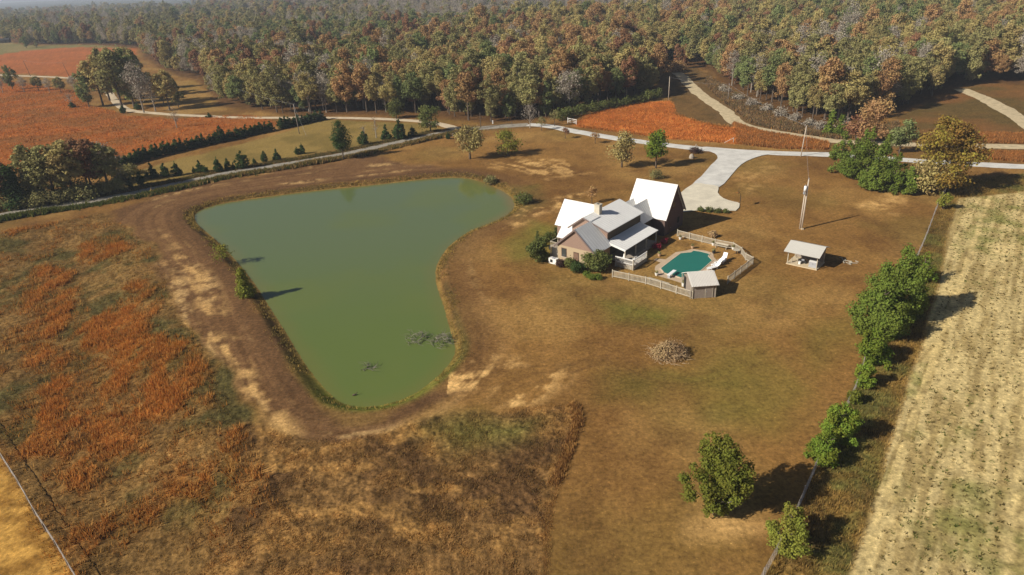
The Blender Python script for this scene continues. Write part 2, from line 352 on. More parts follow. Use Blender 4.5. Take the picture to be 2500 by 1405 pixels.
    for poly, ca, cb, sc, rr in ((STRIP, (140,118,68), (122,104,58), 8, .3), (GRASS_FAR, (120,112,70), (135,120,80), 20, .3), (CLEAR_L, (150,118,70), (140,112,62), 12, .4),
                                 (ORANGE_L, (152,92,46), (132,86,46), 12, .7), (ORANGE_FAR, (166,98,54), (156,94,52), 20, .5), (ORANGE_C, (184,118,62), (160,102,52), 9, .8),
                                 (FIELD_C, (112,86,52), (96,76,46), 10, .6), (FIELD_R, (122,86,50), (98,80,46), 16, .5)):
        z = zone(poly, 1.2, 1.0)*far; k = sstep(.4, .65, fbm(x, y, sc, 4, 81))
        col = mixc(col, mixc(np.broadcast_to(C(*ca), N+(3,)), C(*cb), k), z); ro = ro*(1-z)+rr*z
    # scrub floor under the woods
    z = FORESTMASK(x, y); col = mixc(col, C(92,66,40), z*.9); ro = ro*(1-z)+.8*z
    far2 = sstep(1600, 2600, r); col = mixc(col, np.array([.05, .055, .03])*(1+.6*(fbm(x, y, 260, 3, 91)-.5))[..., None], far2)
    for line, wd_ in ((ROAD_MAIN_W, 3.4), (DIRT_W, 2.6)):
        d = ldist(line, x, y); z = (1-sstep(wd_, wd_+2.6, d+2*(f2-.5)))*.75; col = mixc(col, C(112,88,58), z)
    fine = (.5*f3+.5*fbm(x, y, .55, 3, 95))-.5
    col = col*np.clip(1+ro[..., None]*1.5*fine[..., None], .35, 1.8)
    return np.clip(col, 0.004, .85), ro
CROP_A, CROP_B = Pt(2425, 500), Pt(2135, 1400); CROP_DIR = (CROP_B-CROP_A)[:2]/np.linalg.norm((CROP_B-CROP_A)[:2])
_OR = [(Z((120,650),(165,660),(180,760),(110,850),(70,800),(80,700)), 1.0), (Z((200,600),(290,580),(310,610),(230,640)), 1.0), (Z((330,690),(370,700),(370,770),(330,760)), .7),
       (Z((200,800),(330,720),(360,800),(300,900),(200,940)), .95), (Z((280,800),(480,850),(500,900),(480,1000),(330,1030),(240,920)), .85), (Z((40,1000),(140,920),(220,960),(180,1100),(60,1110)), .95),
       (Z((200,1000),(330,980),(340,1110),(250,1100)), .85), (Z((560,1060),(605,1080),(640,1170),(590,1150)), 1.0), (Z((430,1140),(490,1130),(485,1200),(430,1195)), 1.0), (Z((130,1130),(260,1140),(240,1200),(150,1200)), .7),
       (Z((100,1280),(280,1250),(260,1350),(170,1340)), .5), (Z((0,545),(300,492),(330,500),(120,545),(0,575)), .8), (Z((60,820),(130,830),(150,900),(100,900)), .8), (Z((340,1240),(560,1230),(560,1330),(420,1300)), .45)]
def ORANGE(x, y):
    o = np.zeros(x.shape); xx = x+4*(fbm(x, y, 5, 3, 21)-.5); yy = y+4*(fbm(x, y, 5, 3, 23)-.5)
    for poly, a in _OR: o = np.maximum(o, a*(1-sstep(-1.2, 2.2, sdist(poly, xx, yy))))
    st = fbm(x*1.8, y*.8, 4.5, 4, 27)
    return np.clip(o*(.22+1.05*sstep(.37, .6, st))+.14*sstep(.56, .74, fbm(x, y, 6, 4, 25)), 0, 1)
def CROPGREEN(x, y): return .55*fbm(x, y, 13, 3, 77)+.45*fbm(x, y, 3, 3, 78)
# woods: everything beyond these base lines
WOOD_C = Z((-900,60),(0,92),(60,111),(190,109),(340,119),(352,140),(385,165),(440,190),(490,196),(520,235),(530,262),(640,272),(720,286),(860,280),(960,283),(1060,276),(1090,292),(1190,302),(1290,297),(1370,284),(1450,266),(1560,250),(1605,236),(1612,200),(1598,152),(1655,151),(1662,172),(1700,163),(1738,180),(1795,224),(1850,255),(1960,300),(2035,322),(2100,292),(2190,272),(2290,244),(2352,214),(2420,203),(2520,214),(2900,290))
WOOD = np.vstack([WOOD_C, [(2500, 900), (3200, 6000), (-6500, 6000), (-3000, 2000)]])
TRACKS = [smooth_line(Z(*q), False, 4) for q in ([(1060,1020),(1220,950),(1380,905),(1480,860),(1540,790),(1580,740)], [(1400,900),(1500,880),(1640,930),(1800,900),(1950,820),(2050,700)], [(1130,600),(1090,680),(1120,780),(1160,860),(1250,900),(1400,900)], [(1740,470),(1860,520),(1900,580),(1900,640)])]
def FORESTMASK(x, y): return 1-sstep(-3, 3, sdist(WOOD, x+5*(fbm(x, y, 20, 2, 29)-.5), y))
def WL(px): return smooth_line(W(px), False, 4)
ROAD_MAIN_W, DRIVE_W, SPUR_W, DIRT_W, DIRT_FAR_W, LANE_W, LANE_FAR_W = map(WL, (ROAD_MAIN, DRIVE, SPUR, DIRT, DIRT_FAR, LANE, LANE_FAR))

# ------------------------------------------------------------------ ground sheet (fan that runs to the horizon)
def build_ground():
    az = np.radians(np.concatenate([np.linspace(-180, -60, 25)[:-1], np.linspace(-60, -43, 40)[:-1], np.linspace(-43, 43, 800)[:-1], np.linspace(43, 60, 40)[:-1], np.linspace(60, 180, 25)[:-1]]))
    dep = np.radians(np.concatenate([np.linspace(62, 46, 22)[:-1], np.linspace(46, 2.2, 560)]))
    rad = np.concatenate([[2.0, 9.0, 16.0], CAMZ/np.tan(dep), [1250, 1420, 1600, 1800, 2050, 2400, 2800, 3400, 4300, 5600, 7400, 9500]])
    A, Rr = np.meshgrid(az, rad); X = Rr*np.sin(A); Y = Rr*np.cos(A); Zz = h(X.ravel(), Y.ravel()).reshape(X.shape)
    col, ro = ground_colour(X.ravel(), Y.ravel())
    fine = ((fbm(X, Y, .7, 3, 97)-.5)*.35)*ro.reshape(X.shape)*(Rr < 230); Zz = Zz+fine*np.where(ro.reshape(X.shape) > .7, 1, .12)
    n, m = X.shape; idx = np.arange(n*m).reshape(n, m); nx = np.roll(idx, -1, 1)
    F = np.stack([idx[:-1], idx[1:], nx[1:], nx[:-1]], -1).reshape(-1, 4)
    V = np.stack([X, Y, Zz], -1).reshape(-1, 3)
    m_ = bpy.data.materials.new('ground'); m_.use_nodes = True; nn = m_.node_tree.nodes; l = m_.node_tree.links; b = nn['Principled BSDF']
    b.inputs['Roughness'].default_value = .95; b.inputs['Specular IOR Level'].default_value = .05
    a = nn.new('ShaderNodeAttribute'); a.attribute_name = 'col'; r2 = nn.new('ShaderNodeAttribute'); r2.attribute_name = 'coarse'
    tc = nn.new('ShaderNodeTexCoord')
    t = nn.new('ShaderNodeTexNoise'); t.inputs['Scale'].default_value = 2.2; t.inputs['Detail'].default_value = 6; t.inputs['Roughness'].default_value = .75; l.new(tc.outputs['Object'], t.inputs['Vector'])
    k = nn.new('ShaderNodeMath'); k.operation = 'SUBTRACT'; l.new(t.outputs[0], k.inputs[0]); k.inputs[1].default_value = .5
    g = nn.new('ShaderNodeMath'); g.operation = 'MULTIPLY_ADD'; l.new(r2.outputs['Fac'], g.inputs[0]); g.inputs[1].default_value = 2.4; g.inputs[2].default_value = 1.3
    k2 = nn.new('ShaderNodeMath'); k2.operation = 'MULTIPLY_ADD'; l.new(k.outputs[0], k2.inputs[0]); l.new(g.outputs[0], k2.inputs[1]); k2.inputs[2].default_value = 1.0
    sc = nn.new('ShaderNodeVectorMath'); sc.operation = 'SCALE'; l.new(a.outputs['Color'], sc.inputs[0]); l.new(k2.outputs[0], sc.inputs['Scale']); t3 = nn.new('ShaderNodeTexNoise'); t3.inputs['Scale'].default_value = 3.4; t3.inputs['Detail'].default_value = 1.5; l.new(tc.outputs['Object'], t3.inputs['Vector'])
    lm = nn.new('ShaderNodeMapRange'); lm.inputs[1].default_value = .64; lm.inputs[2].default_value = .74; lm.inputs[3].default_value = 1.0; lm.inputs[4].default_value = 1.55; l.new(t3.outputs[0], lm.inputs[0])
    sc2 = nn.new('ShaderNodeVectorMath'); sc2.operation = 'SCALE'; l.new(sc.outputs[0], sc2.inputs[0]); l.new(lm.outputs[0], sc2.inputs['Scale']); l.new(sc2.outputs[0], b.inputs['Base Color'])
    bp = nn.new('ShaderNodeBump'); bp.inputs['Distance'].default_value = .12; l.new(r2.outputs['Fac'], bp.inputs['Strength']); l.new(t.outputs[0], bp.inputs['Height']); l.new(bp.outputs[0], b.inputs['Normal'])
    o = np_mesh('ground', V, F, m_, attrs={'col': ('FLOAT_COLOR', np.c_[col, np.ones(len(col))]), 'coarse': ('FLOAT', ro)}, smooth=True)
    tag(o, kind='structure')
build_ground()

# water
def build_water():
    lo, hi = POND.min(0)-1, POND.max(0)+1; st = .7; gx = np.arange(lo[0], hi[0], st); gy = np.arange(lo[1], hi[1], st); X, Y = np.meshgrid(gx, gy); pd = _sdist(POND, X.ravel(), Y.ravel()).reshape(X.shape)
    n, m_ = X.shape; idx = np.arange(n*m_).reshape(n, m_); ok = pd < 1.1; q = ok[:-1, :-1] & ok[1:, :-1] & ok[:-1, 1:] & ok[1:, 1:]
    F = np.stack([idx[:-1, :-1], idx[:-1, 1:], idx[1:, 1:], idx[1:, :-1]], -1)[q]; used = np.unique(F); mp = np.full(n*m_, -1); mp[used] = np.arange(len(used)); F = mp[F]
    x, y, d = X.ravel()[used], Y.ravel()[used], pd.ravel()[used]
    deep = np.array([.118, .160, .036]); mud = np.array([.205, .150, .040]); alg = np.array([.135, .165, .036]); sky_sheen = np.array([.122, .155, .072])
    east = sstep(-4, 6, x+.12*(y-80)); k = sstep(-3.0, .2, d+1.6*(fbm(x, y, 4, 3, 201)-.5))*(.25+.65*east); g = sstep(.45, .7, fbm(x, y, 16, 3, 203))*.6; f = sstep(78, 120, y)*.6
    col = deep+(sky_sheen-deep)*f[:, None]; col = col+(alg-col)*g[:, None]; col = col+(mud-col)*k[:, None]  # far end greyed: sky reflection painted into the water colour
    m = bpy.data.materials.new('pond_water'); m.use_nodes = True; nn = m.node_tree.nodes; l = m.node_tree.links; b = nn['Principled BSDF']
    b.inputs['Roughness'].default_value = .07; b.inputs['IOR'].default_value = 1.33; b.inputs['Specular IOR Level'].default_value = .85
    at = nn.new('ShaderNodeAttribute'); at.attribute_name = 'col'; l.new(at.outputs['Color'], b.inputs['Base Color'])
    tc = nn.new('ShaderNodeTexCoord'); t2 = nn.new('ShaderNodeTexNoise'); t2.inputs['Scale'].default_value = 1.3; t2.inputs['Detail'].default_value = 4; l.new(tc.outputs['Object'], t2.inputs['Vector'])
    t3 = nn.new('ShaderNodeTexNoise'); t3.inputs['Scale'].default_value = .07; t3.inputs['Detail'].default_value = 3; l.new(tc.outputs['Object'], t3.inputs['Vector'])
    mr = nn.new('ShaderNodeMapRange'); mr.inputs[1].default_value = .42; mr.inputs[2].default_value = .62; mr.inputs[3].default_value = .03; mr.inputs[4].default_value = .22; l.new(t3.outputs[0], mr.inputs[0])
    bp = nn.new('ShaderNodeBump'); bp.inputs['Distance'].default_value = .03; l.new(mr.outputs[0], bp.inputs['Strength']); l.new(t2.outputs[0], bp.inputs['Height']); l.new(bp.outputs[0], b.inputs['Normal'])
    o = np_mesh('water', np.stack([x, y, np.full(len(x), WATER_Z)], 1), F, m, attrs={'col': ('FLOAT_COLOR', np.c_[col, np.ones(len(col))])}, smooth=True); tag(o, kind='structure')
build_water()

# roads
def ribbon(name, line, width, m, lift=.06, seed=0, jit=.35, attr=None):
    line = np.array(line); seg = np.r_[0, np.cumsum(np.hypot(*np.diff(line, axis=0).T))]; L = seg[-1]; n = max(8, int(L/1.5))
    s = np.linspace(0, L, n); x = np.interp(s, seg, line[:, 0]); y = np.interp(s, seg, line[:, 1])
    dx = np.gradient(x); dy = np.gradient(y); q = np.hypot(dx, dy); nx, ny = -dy/q, dx/q
    us = np.array([-1, -.6, -.2, .2, .6, 1]); V = []
    for k, u in enumerate(us):
        wv = np.interp(s/L, np.linspace(0, 1, len(np.atleast_1d(width))), np.atleast_1d(width)) if np.ndim(width) else np.full(n, width)
        j = jit*(fbm(s, np.full(n, float(k*50)), 4, 3, seed)-.5)*2*(abs(u) == 1)
        off = u*wv/2+np.sign(u)*j; X = x+nx*off; Y = y+ny*off
        V.append(np.stack([X, Y, h(X, Y)+lift-.04*(abs(u) == 1)], -1))
    V = np.stack(V, 1).reshape(-1, 3); i = np.arange(n*6).reshape(n, 6)
    F = np.stack([i[:-1, :-1], i[:-1, 1:], i[1:, 1:], i[1:, :-1]], -1).reshape(-1, 4)
    o = np_mesh(name, V, F, m, smooth=True)
    if o.data.polygons[0].normal.z < 0: o.data.flip_normals()
    return tag(o, kind='structure')
M_gravel = mat('gravel', (.30, .27, .22), .95, .1, var=.35, scale=.9, coords='Object')
M_conc = mat('driveway_concrete', (.60, .58, .53), .9, .1, var=.22, scale=.35, bump=.2)
M_pale = mat('apron_concrete', (.64, .58, .45), .9, .1, var=.18, scale=.4)
M_dirt = mat('dirt', (.52, .42, .26), .95, .1, var=.3, scale=.7)
M_lane = mat('lane_gravel', (.55, .45, .31), .95, .1, var=.25, scale=.5)
ribbon('road', ROAD_MAIN_W, 5.0, M_gravel, seed=3)
ribbon('driveway', DRIVE_W, 4.2, M_conc, lift=.09, seed=5, jit=.5)
ribbon('dirt_road', DIRT_W, 4.6, M_dirt, seed=7, jit=.7)
ribbon('dirt_road', DIRT_FAR_W, 5.0, M_dirt, seed=9, jit=.7)
ribbon('lane', LANE_W, 3.4, M_lane, lift=.08, seed=11)
ribbon('lane', LANE_FAR_W, 4.0, M_lane, lift=.1, seed=13)
def sheet(name, px, m, lift, k=3):
    pts = smooth_line(W(px), True, k) if k > 1 else W(px)
    mb = MB(); mb.v = [(p[0], p[1], hz(*p)+lift) for p in pts]; mb.f = [list(range(len(pts)))]
    o = mb.build(name, m)
    if o.data.polygons[0].normal.z < 0: o.data.flip_normals()
    return tag(o, kind='structure')
sheet('driveway', [(1716,360),(1740,361),(1800,366),(1860,371),(1900,375),(1860,381),(1822,395),(1800,412),(1778,438),(1756,458),(1720,455),(1690,452),(1712,432),(1735,405),(1752,388),(1745,376),(1722,368)], M_conc, .12, 2)
sheet('driveway_apron', [(1693,450),(1725,452),(1754,457),(1752,472),(1766,486),(1790,494),(1806,499),(1796,517),(1760,514),(1700,516),(1640,520),(1625,500),(1655,478)], M_pale, .15, 2)

# ------------------------------------------------------------------ trees
LEAF = {
    'olive': leaf_mat('olive_leaves', (0.29, 0.262, 0.105)), 'gold': leaf_mat('gold_leaves', (0.4, 0.32, 0.125)),
    'orange': leaf_mat('orange_leaves', (0.41, 0.25, 0.11)), 'rust': leaf_mat('rust_leaves', (0.29, 0.15, 0.08)),
    'green': leaf_mat('green_leaves', (0.2, 0.23, 0.085)), 'bare': leaf_mat('thin_grey_brown_leaves', (0.38, 0.33, 0.26), .25),
    'pine': leaf_mat('pine_needles', (0.145, 0.19, 0.034), .3, .015), 'cedar': leaf_mat('cedar_needles', (0.065, 0.1, 0.032), .3, .015),
    'yellow': leaf_mat('yellow_leaves', (0.29, 0.205, 0.045), .35, .04), 'bright': leaf_mat('bright_green_leaves', (0.165, 0.215, 0.03), .3, .03),
    'juniper': leaf_mat('juniper_needles', (0.165, 0.175, 0.03), .3, .02), 'lime': leaf_mat('lime_leaves', (0.23, 0.23, 0.04), .3, .03),
    'shrub': leaf_mat('shrub_leaves', (0.135, 0.15, 0.045), .3, .02), 'purple': leaf_mat('purple_shrub_leaves', (.085, .05, .04), .3, .02),
    'red': leaf_mat('red_flowers', (.36, .035, .06), .3, .02), 'twig': leaf_mat('dry_twigs', (0.42, 0.29, 0.15), .4, .02, .2),
}
M_bark = mat('bark', (.12, .092, .068), .95, .1, var=.3, scale=6, bump=.4)
M_pale_bark = mat('pale_bark', (.30, .26, .21), .95, .1, var=.3, scale=6, bump=.3)
def leaves(rng, lobes, n, size, shell=.35, outward=.8, tall=1.0):
    """n small leaf sprays spread through the lobes (cx,cy,cz,rx,ry,rz)"""
    lobes = np.asarray(lobes, float); k = len(lobes); wgt = (lobes[:, 3]*lobes[:, 4]+lobes[:, 4]*lobes[:, 5]); wgt /= wgt.sum()
    i = rng.choice(k, n, p=wgt); d = rng.normal(size=(n, 3)); d /= np.linalg.norm(d, axis=1)[:, None]
    rad = rng.random(n)**shell*(1+.12*rng.normal(size=n)); p = lobes[i, :3]+d*lobes[i, 3:]*rad[:, None]
    nr = d*outward+rng.normal(size=(n, 3))*.42+np.array([0, 0, .25]); nr /= np.linalg.norm(nr, axis=1)[:, None]
    a = np.cross(nr, rng.normal(size=(n, 3))); a /= np.linalg.norm(a, axis=1)[:, None]; b = np.cross(nr, a)
    sz = size*(.55+.9*rng.random(n)); a *= (sz/2)[:, None]; b *= (sz/2*(.6+.5*rng.random(n))*tall)[:, None]
    bend = nr*(sz*.18)[:, None]
    V = np.stack([p-a-b*.5, p-a*.1-b+bend, p+a+b*.3, p-a*.2+b-bend], 1).reshape(-1, 3)
    lobe_t = rng.random(k)[i]; t = np.clip(.65*lobe_t+.35*rng.random(n), 0, 1)
    F = np.arange(n*4).reshape(n, 4); return V, F, np.repeat(t, 4)
def crown_mesh(name, rng, lobes, n, size, m, parent=None, **kw):
    V, F, t = leaves(rng, lobes, n, size, **kw)
    return np_mesh(name, V, F, m, parent, {'tint': ('FLOAT', t)})
def broad_lobes(rng, H, Wd, base=.32, k=18, lr=.27):
    L = []; zc_, rz = H*(base+1)/2, H*(1-base)/2
    for j in range(k):
        th = rng.uniform(0, 2*math.pi); v = rng.uniform(-.85, 1.0)
        q = math.sqrt(max(0, 1-v*v))*(.62 if v > 0 else .68)
        rr = Wd/2*lr*2*rng.uniform(.65, 1.2)
        L.append((math.cos(th)*q*Wd/2, math.sin(th)*q*Wd/2, zc_+v*rz*.78, rr, rr, rr*rng.uniform(.65, .95)))
    L.append((0, 0, zc_, Wd*.28, Wd*.28, rz*.6)); return L
def trunk(rng, H, r0, lean=.03, limbs=5, spread=2.5, top=.75, start=.3):
    mb = MB(); lx, ly = rng.uniform(-lean, lean, 2)*H
    pts = [(lx*t*t, ly*t*t, H*top*t-.3*(t == 0)) for t in (0, .12, .4, .7, 1)]
    mb.tube(pts, [r0*1.25, r0, r0*.75, r0*.5, r0*.15], 7)
    for k in range(limbs):
        t = rng.uniform(start, .9); th = rng.uniform(0, 6.28); p0 = Vector((lx*t*t, ly*t*t, H*top*t)); sp = spread*rng.uniform(.6, 1.1)*(1.2-t*.6)
        p1 = p0+Vector((math.cos(th)*sp*.5, math.sin(th)*sp*.5, sp*.45)); p2 = p0+Vector((math.cos(th)*sp, math.sin(th)*sp, sp*1.0))
        mb.tube([p0, p1, p2], [r0*.4, r0*.26, r0*.06], 5)
    return mb
def bare_branches(rng, H, Wd, r0, n=34):
    mb = trunk(rng, H, r0, .04, 0, 0, .8)
    for k in range(n):
        t = rng.uniform(.22, .95); th = rng.uniform(0, 6.28); p0 = Vector((0, 0, H*.8*t)); sp = Wd/2*rng.uniform(.5, 1.05)*math.sqrt(max(.1, 1-((t-.5)/.75)**2))
        up = sp*rng.uniform(.5, 1.3); d = Vector((math.cos(th), math.sin(th), 0))
        p1 = p0+d*sp*.5+Vector((0, 0, up*.5)); p2 = p0+d*sp+Vector((rng.normal()*.3, rng.normal()*.3, up))
        mb.tube([p0, p1, p2], [r0*.35, r0*.22, r0*.07], 4)
        for _ in range(2):
            q = p1+Vector((rng.normal(), rng.normal(), abs(rng.normal())+.4))*sp*.35; mb.tube([p1, q], [r0*.15, r0*.05], 3)
    return mb
def cone_lobes(rng, H, Wd, base=.05, k=26, power=.8):
    L = []
    for j in range(k):
        t = rng.uniform(0, 1)**1.25; z = H*(base+(1-base)*t); q = Wd/2*(1-t)**power; th = rng.uniform(0, 6.28); rr = max(.16*Wd, q*.56)
        L.append((math.cos(th)*q*.5, math.sin(th)*q*.5, min(z, H-rr*.7), rr, rr, rr*1.15))
    L += [(0, 0, H*.35, Wd*.25, Wd*.25, H*.3), (0, 0, H*.9, Wd*.07, Wd*.07, H*.11)]; return L
def pine_lobes(rng, H, Wd, base=.25, k=22):
    L = []
    for j in range(k):
        t = (j+rng.random())/k; z = H*(base+(1-base)*t*.95); q = Wd/2*min(1, 1.25-1.05*t)*(.5+.6*rng.random()); th = j*2.4+rng.uniform(-.5, .5); rr = Wd*.17*(1.25-.65*t)*rng.uniform(.8, 1.25)
        L.append((math.cos(th)*q*.7, math.sin(th)*q*.7, z, rr*1.15, rr*1.15, rr*.75))
    L.append((0, 0, H*.95, Wd*.1, Wd*.1, H*.06)); return L

def prof_lobes(rng, H, Wd, prof, k, lr, wob=.22):
    """lobes filling a crown whose half width follows prof = [(height share, width share), ...]"""
    L = []; zs = [q[0] for q in prof]; rs = [q[1] for q in prof]; ph = rng.uniform(0, 6.28, 3)
    for j in range(k):
        for _ in range(30):
            t = rng.uniform(zs[0], zs[-1]); w_ = np.interp(t, zs, rs)
            if rng.random() < w_+.12: break
        th = rng.uniform(0, 6.28); q = Wd/2*w_*(1+wob*math.sin(2*th+ph[0]+4*t)+wob*.7*math.sin(3*th+ph[1]-5*t)); rr = Wd*lr*rng.uniform(.65, 1.25)*(.45+.55*w_)
        L.append((math.cos(th)*max(0, q-rr*.7)*rng.uniform(.6, 1), math.sin(th)*max(0, q-rr*.7)*rng.uniform(.6, 1), min(H*t, H-rr*.6), rr, rr, rr*rng.uniform(.75, 1.1)))
    for t in np.linspace(zs[0]+.1, zs[-1]-.1, 4): w_ = np.interp(t, zs, rs); L.append((0, 0, H*t, Wd*.3*w_, Wd*.3*w_, H*.13))
    return L
PROF = {'egg': [(.04, .55), (.2, .95), (.4, 1.0), (.65, .75), (.85, .4), (1.0, .08)], 'cone': [(.02, .8), (.12, 1.0), (.4, .8), (.7, .45), (1.0, .03)],
        'mass': [(.02, .8), (.2, 1.0), (.55, .95), (.8, .7), (1.0, .35)], 'lone': [(.06, .35), (.16, .7), (.3, .98), (.5, 1.0), (.75, .85), (.92, .62), (1.0, .3)],
        'pine': [(.04, .7), (.2, 1.0), (.45, .9), (.7, .6), (.9, .28), (1.0, .05)], 'eggup': [(.26, .45), (.36, .9), (.52, 1.0), (.72, .75), (.9, .38), (1.0, .06)]}
# --- kinds of woodland tree: each kind is built once and copied
KINDS = []    # (crown mesh, trunk mesh, colour word)
def make_kinds():
    rng = np.random.default_rng(11)
    specs = [('olive', 16, 9), ('olive', 18, 10), ('olive', 14, 8), ('gold', 17, 10), ('gold', 15, 9), ('orange', 16, 9), ('orange', 18, 9.5), ('rust', 15, 8), ('rust', 17, 9),
             ('green', 16, 9), ('green', 14, 9.5), ('bare', 15, 8), ('bare', 17, 8.5)]
    for c, H, Wd in specs:
        if c == 'bare':
            V, F, t = leaves(rng, broad_lobes(rng, H, Wd, .25, 16, .25), 1700, .36, shell=.6, outward=.3)
            tb = bare_branches(rng, H, Wd*.9, .24, 26); bark = M_pale_bark
        else:
            L_ = broad_lobes(rng, H, Wd, rng.uniform(.1, .3), 40, rng.uniform(.13, .19)) if rng.random() < .5 else prof_lobes(rng, H, Wd*1.05, [(.14, .45), (.35, .9), (.55, 1.0), (.8, .7), (1.0, .15)], 46, .14, .3)
            V, F, t = leaves(rng, L_, 5200, .44, shell=.55)
            tb = trunk(rng, H, .26, .03, 4, 3.0, .78); bark = M_bark
        KINDS.append((c, H, V, F, t, tb, bark))
make_kinds()
CN = {'olive': 'olive brown', 'gold': 'golden brown', 'orange': 'orange', 'rust': 'rust red', 'green': 'dull green', 'bare': 'nearly bare grey'}
VARS = {c: [i for i, k in enumerate(KINDS) if k[0] == c] for c in CN}
proto = {}
def woodland_tree(kind, x, y, sc, rz, label, group, squash=1.0):
    if kind not in proto:
        c, H, V, F, t, tb, bark = KINDS[kind]; r = empty('bare_tree' if c == 'bare' else 'broadleaf_tree')
        np_mesh('crown', V, F, LEAF[c], r, {'tint': ('FLOAT', t)}); tb.build('trunk', bark, r); proto[kind] = r; o = r
    else: o = copy_tree(proto[kind])
    o.location = (x, y, hz(x, y)); o.rotation_euler = (0, 0, rz); o.scale = (sc, sc, sc*squash)
    return tag(o, label, 'tree', group)

def gen_woods():
    rng = np.random.default_rng(5); pts = []
    for r0, r1, sp in ((170, 470, 5.0), (470, 900, 6.3), (900, 1500, 9.5), (1500, 2700, 24)):
        g = np.arange(-r1, r1, sp); gx, gy = np.meshgrid(g, np.arange(120, r1, sp)); x = gx.ravel()+rng.uniform(-.42, .42, gx.size)*sp; y = gy.ravel()+rng.uniform(-.42, .42, gx.size)*sp
        r = np.hypot(x, y); az = np.degrees(np.arctan2(x, y)); m = (r >= r0) & (r < r1) & (az > -49) & (az < 49); x, y = x[m], y[m]
        d = _sdist(WOOD, x, y); m = d < -1.5
        x, y, d = x[m], y[m], d[m]; s = np.full(len(x), sp/7.2 if sp > 8 else 1.0)
        pts.append(np.stack([x, y, np.minimum(1.9, s), d], 1))
    p = np.vstack(pts)
    keep = np.ones(len(p), bool)
    for line, wd in ((ROAD_MAIN_W, 6), (LANE_W, 5), (DIRT_W, 7), (DIRT_FAR_W, 6)): keep &= ldist(line, p[:, 0], p[:, 1]) > wd
    rr_ = np.hypot(p[:, 0], p[:, 1]); az_ = np.degrees(np.arctan2(p[:, 0], p[:, 1])); keep &= ~((rr_ > 850) & (az_ < -14) & (fbm(p[:, 0], p[:, 1], 260, 3, 131) < .46))
    for poly in (CLEAR_L, ORANGE_L, ORANGE_FAR, GRASS_FAR, FIELD_C, FIELD_R): keep &= sdist(poly, p[:, 0], p[:, 1]) > 0
    return p[keep]
def wood_colours(x, y):
    """which kind of tree stands where"""
    rng = np.random.default_rng(8); n = len(x); r = np.hypot(x, y); az = np.degrees(np.arctan2(x, y))
    wts = {'olive': np.full(n, 1.25), 'gold': np.full(n, .45), 'orange': np.full(n, .14), 'rust': np.full(n, .12), 'green': np.full(n, .35), 'bare': np.full(n, .35)}
    def blob(px, py, s): q = P(px, py); return np.exp(-((x-q[0])**2+(y-q[1])**2)/s**2)
    b = blob(1420, 170, 70)+blob(1480, 115, 70); wts['orange'] += 2.2*b; wts['gold'] += 1.6*b; wts['rust'] += .5*b
    b = blob(880, 95, 90); wts['green'] += 2.5*b; b = blob(1150, 90, 80); wts['green'] += .8*b
    b = blob(640, 140, 60)+blob(560, 200, 35)+blob(1020, 150, 40)+blob(1680, 120, 45); wts['rust'] += 1.6*b; wts['orange'] += .5*b
    b = blob(1900, 130, 60); wts['green'] += 1.3*b; wts['orange'] += .4*b; b = blob(2100, 230, 45); wts['bare'] += 1.6*b; wts['green'] += .3*b
    b = blob(2300, 110, 110); wts['gold'] += .8*b; wts['olive'] += .6*b; wts['orange'] += .3*b
    f = sstep(620, 780, r)*sstep(-16, -4, az); wts['bare'] += 9*f*(1-.8*sstep(15, 24, az)); wts['green'] += .5*f
    q = fbm(x, y, 34, 3, 101); wts['orange'] *= .3+2.2*sstep(.45, .7, q); wts['rust'] *= .2+2.8*sstep(.5, .7, fbm(x, y, 30, 3, 103)); wts['bare'] *= .4+1.8*sstep(.4, .65, fbm(x, y, 40, 3, 105))
    K = list(wts); Wm = np.stack([wts[k] for k in K], 1); Wm /= Wm.sum(1)[:, None]; cdf = Wm.cumsum(1); u = rng.random(n)
    ci = (u[:, None] > cdf).sum(1).clip(0, len(K)-1)
    return np.array([VARS[K[c]][int(v*len(VARS[K[c]]))] for c, v in zip(ci, rng.random(n))])
def region_of(x, y):
    if x < -95 and y > 250: return 'in the wood behind the orange fields'
    if x < -38: return 'in the wood beyond the cedar hedgerow'
    if x < 26: return 'in the wood facing the bend of the gravel road'
    if x < 66 and y < 420: return 'in the wood facing the orange broomsedge patch'
    return 'on the wooded slope beyond the pale dirt road'
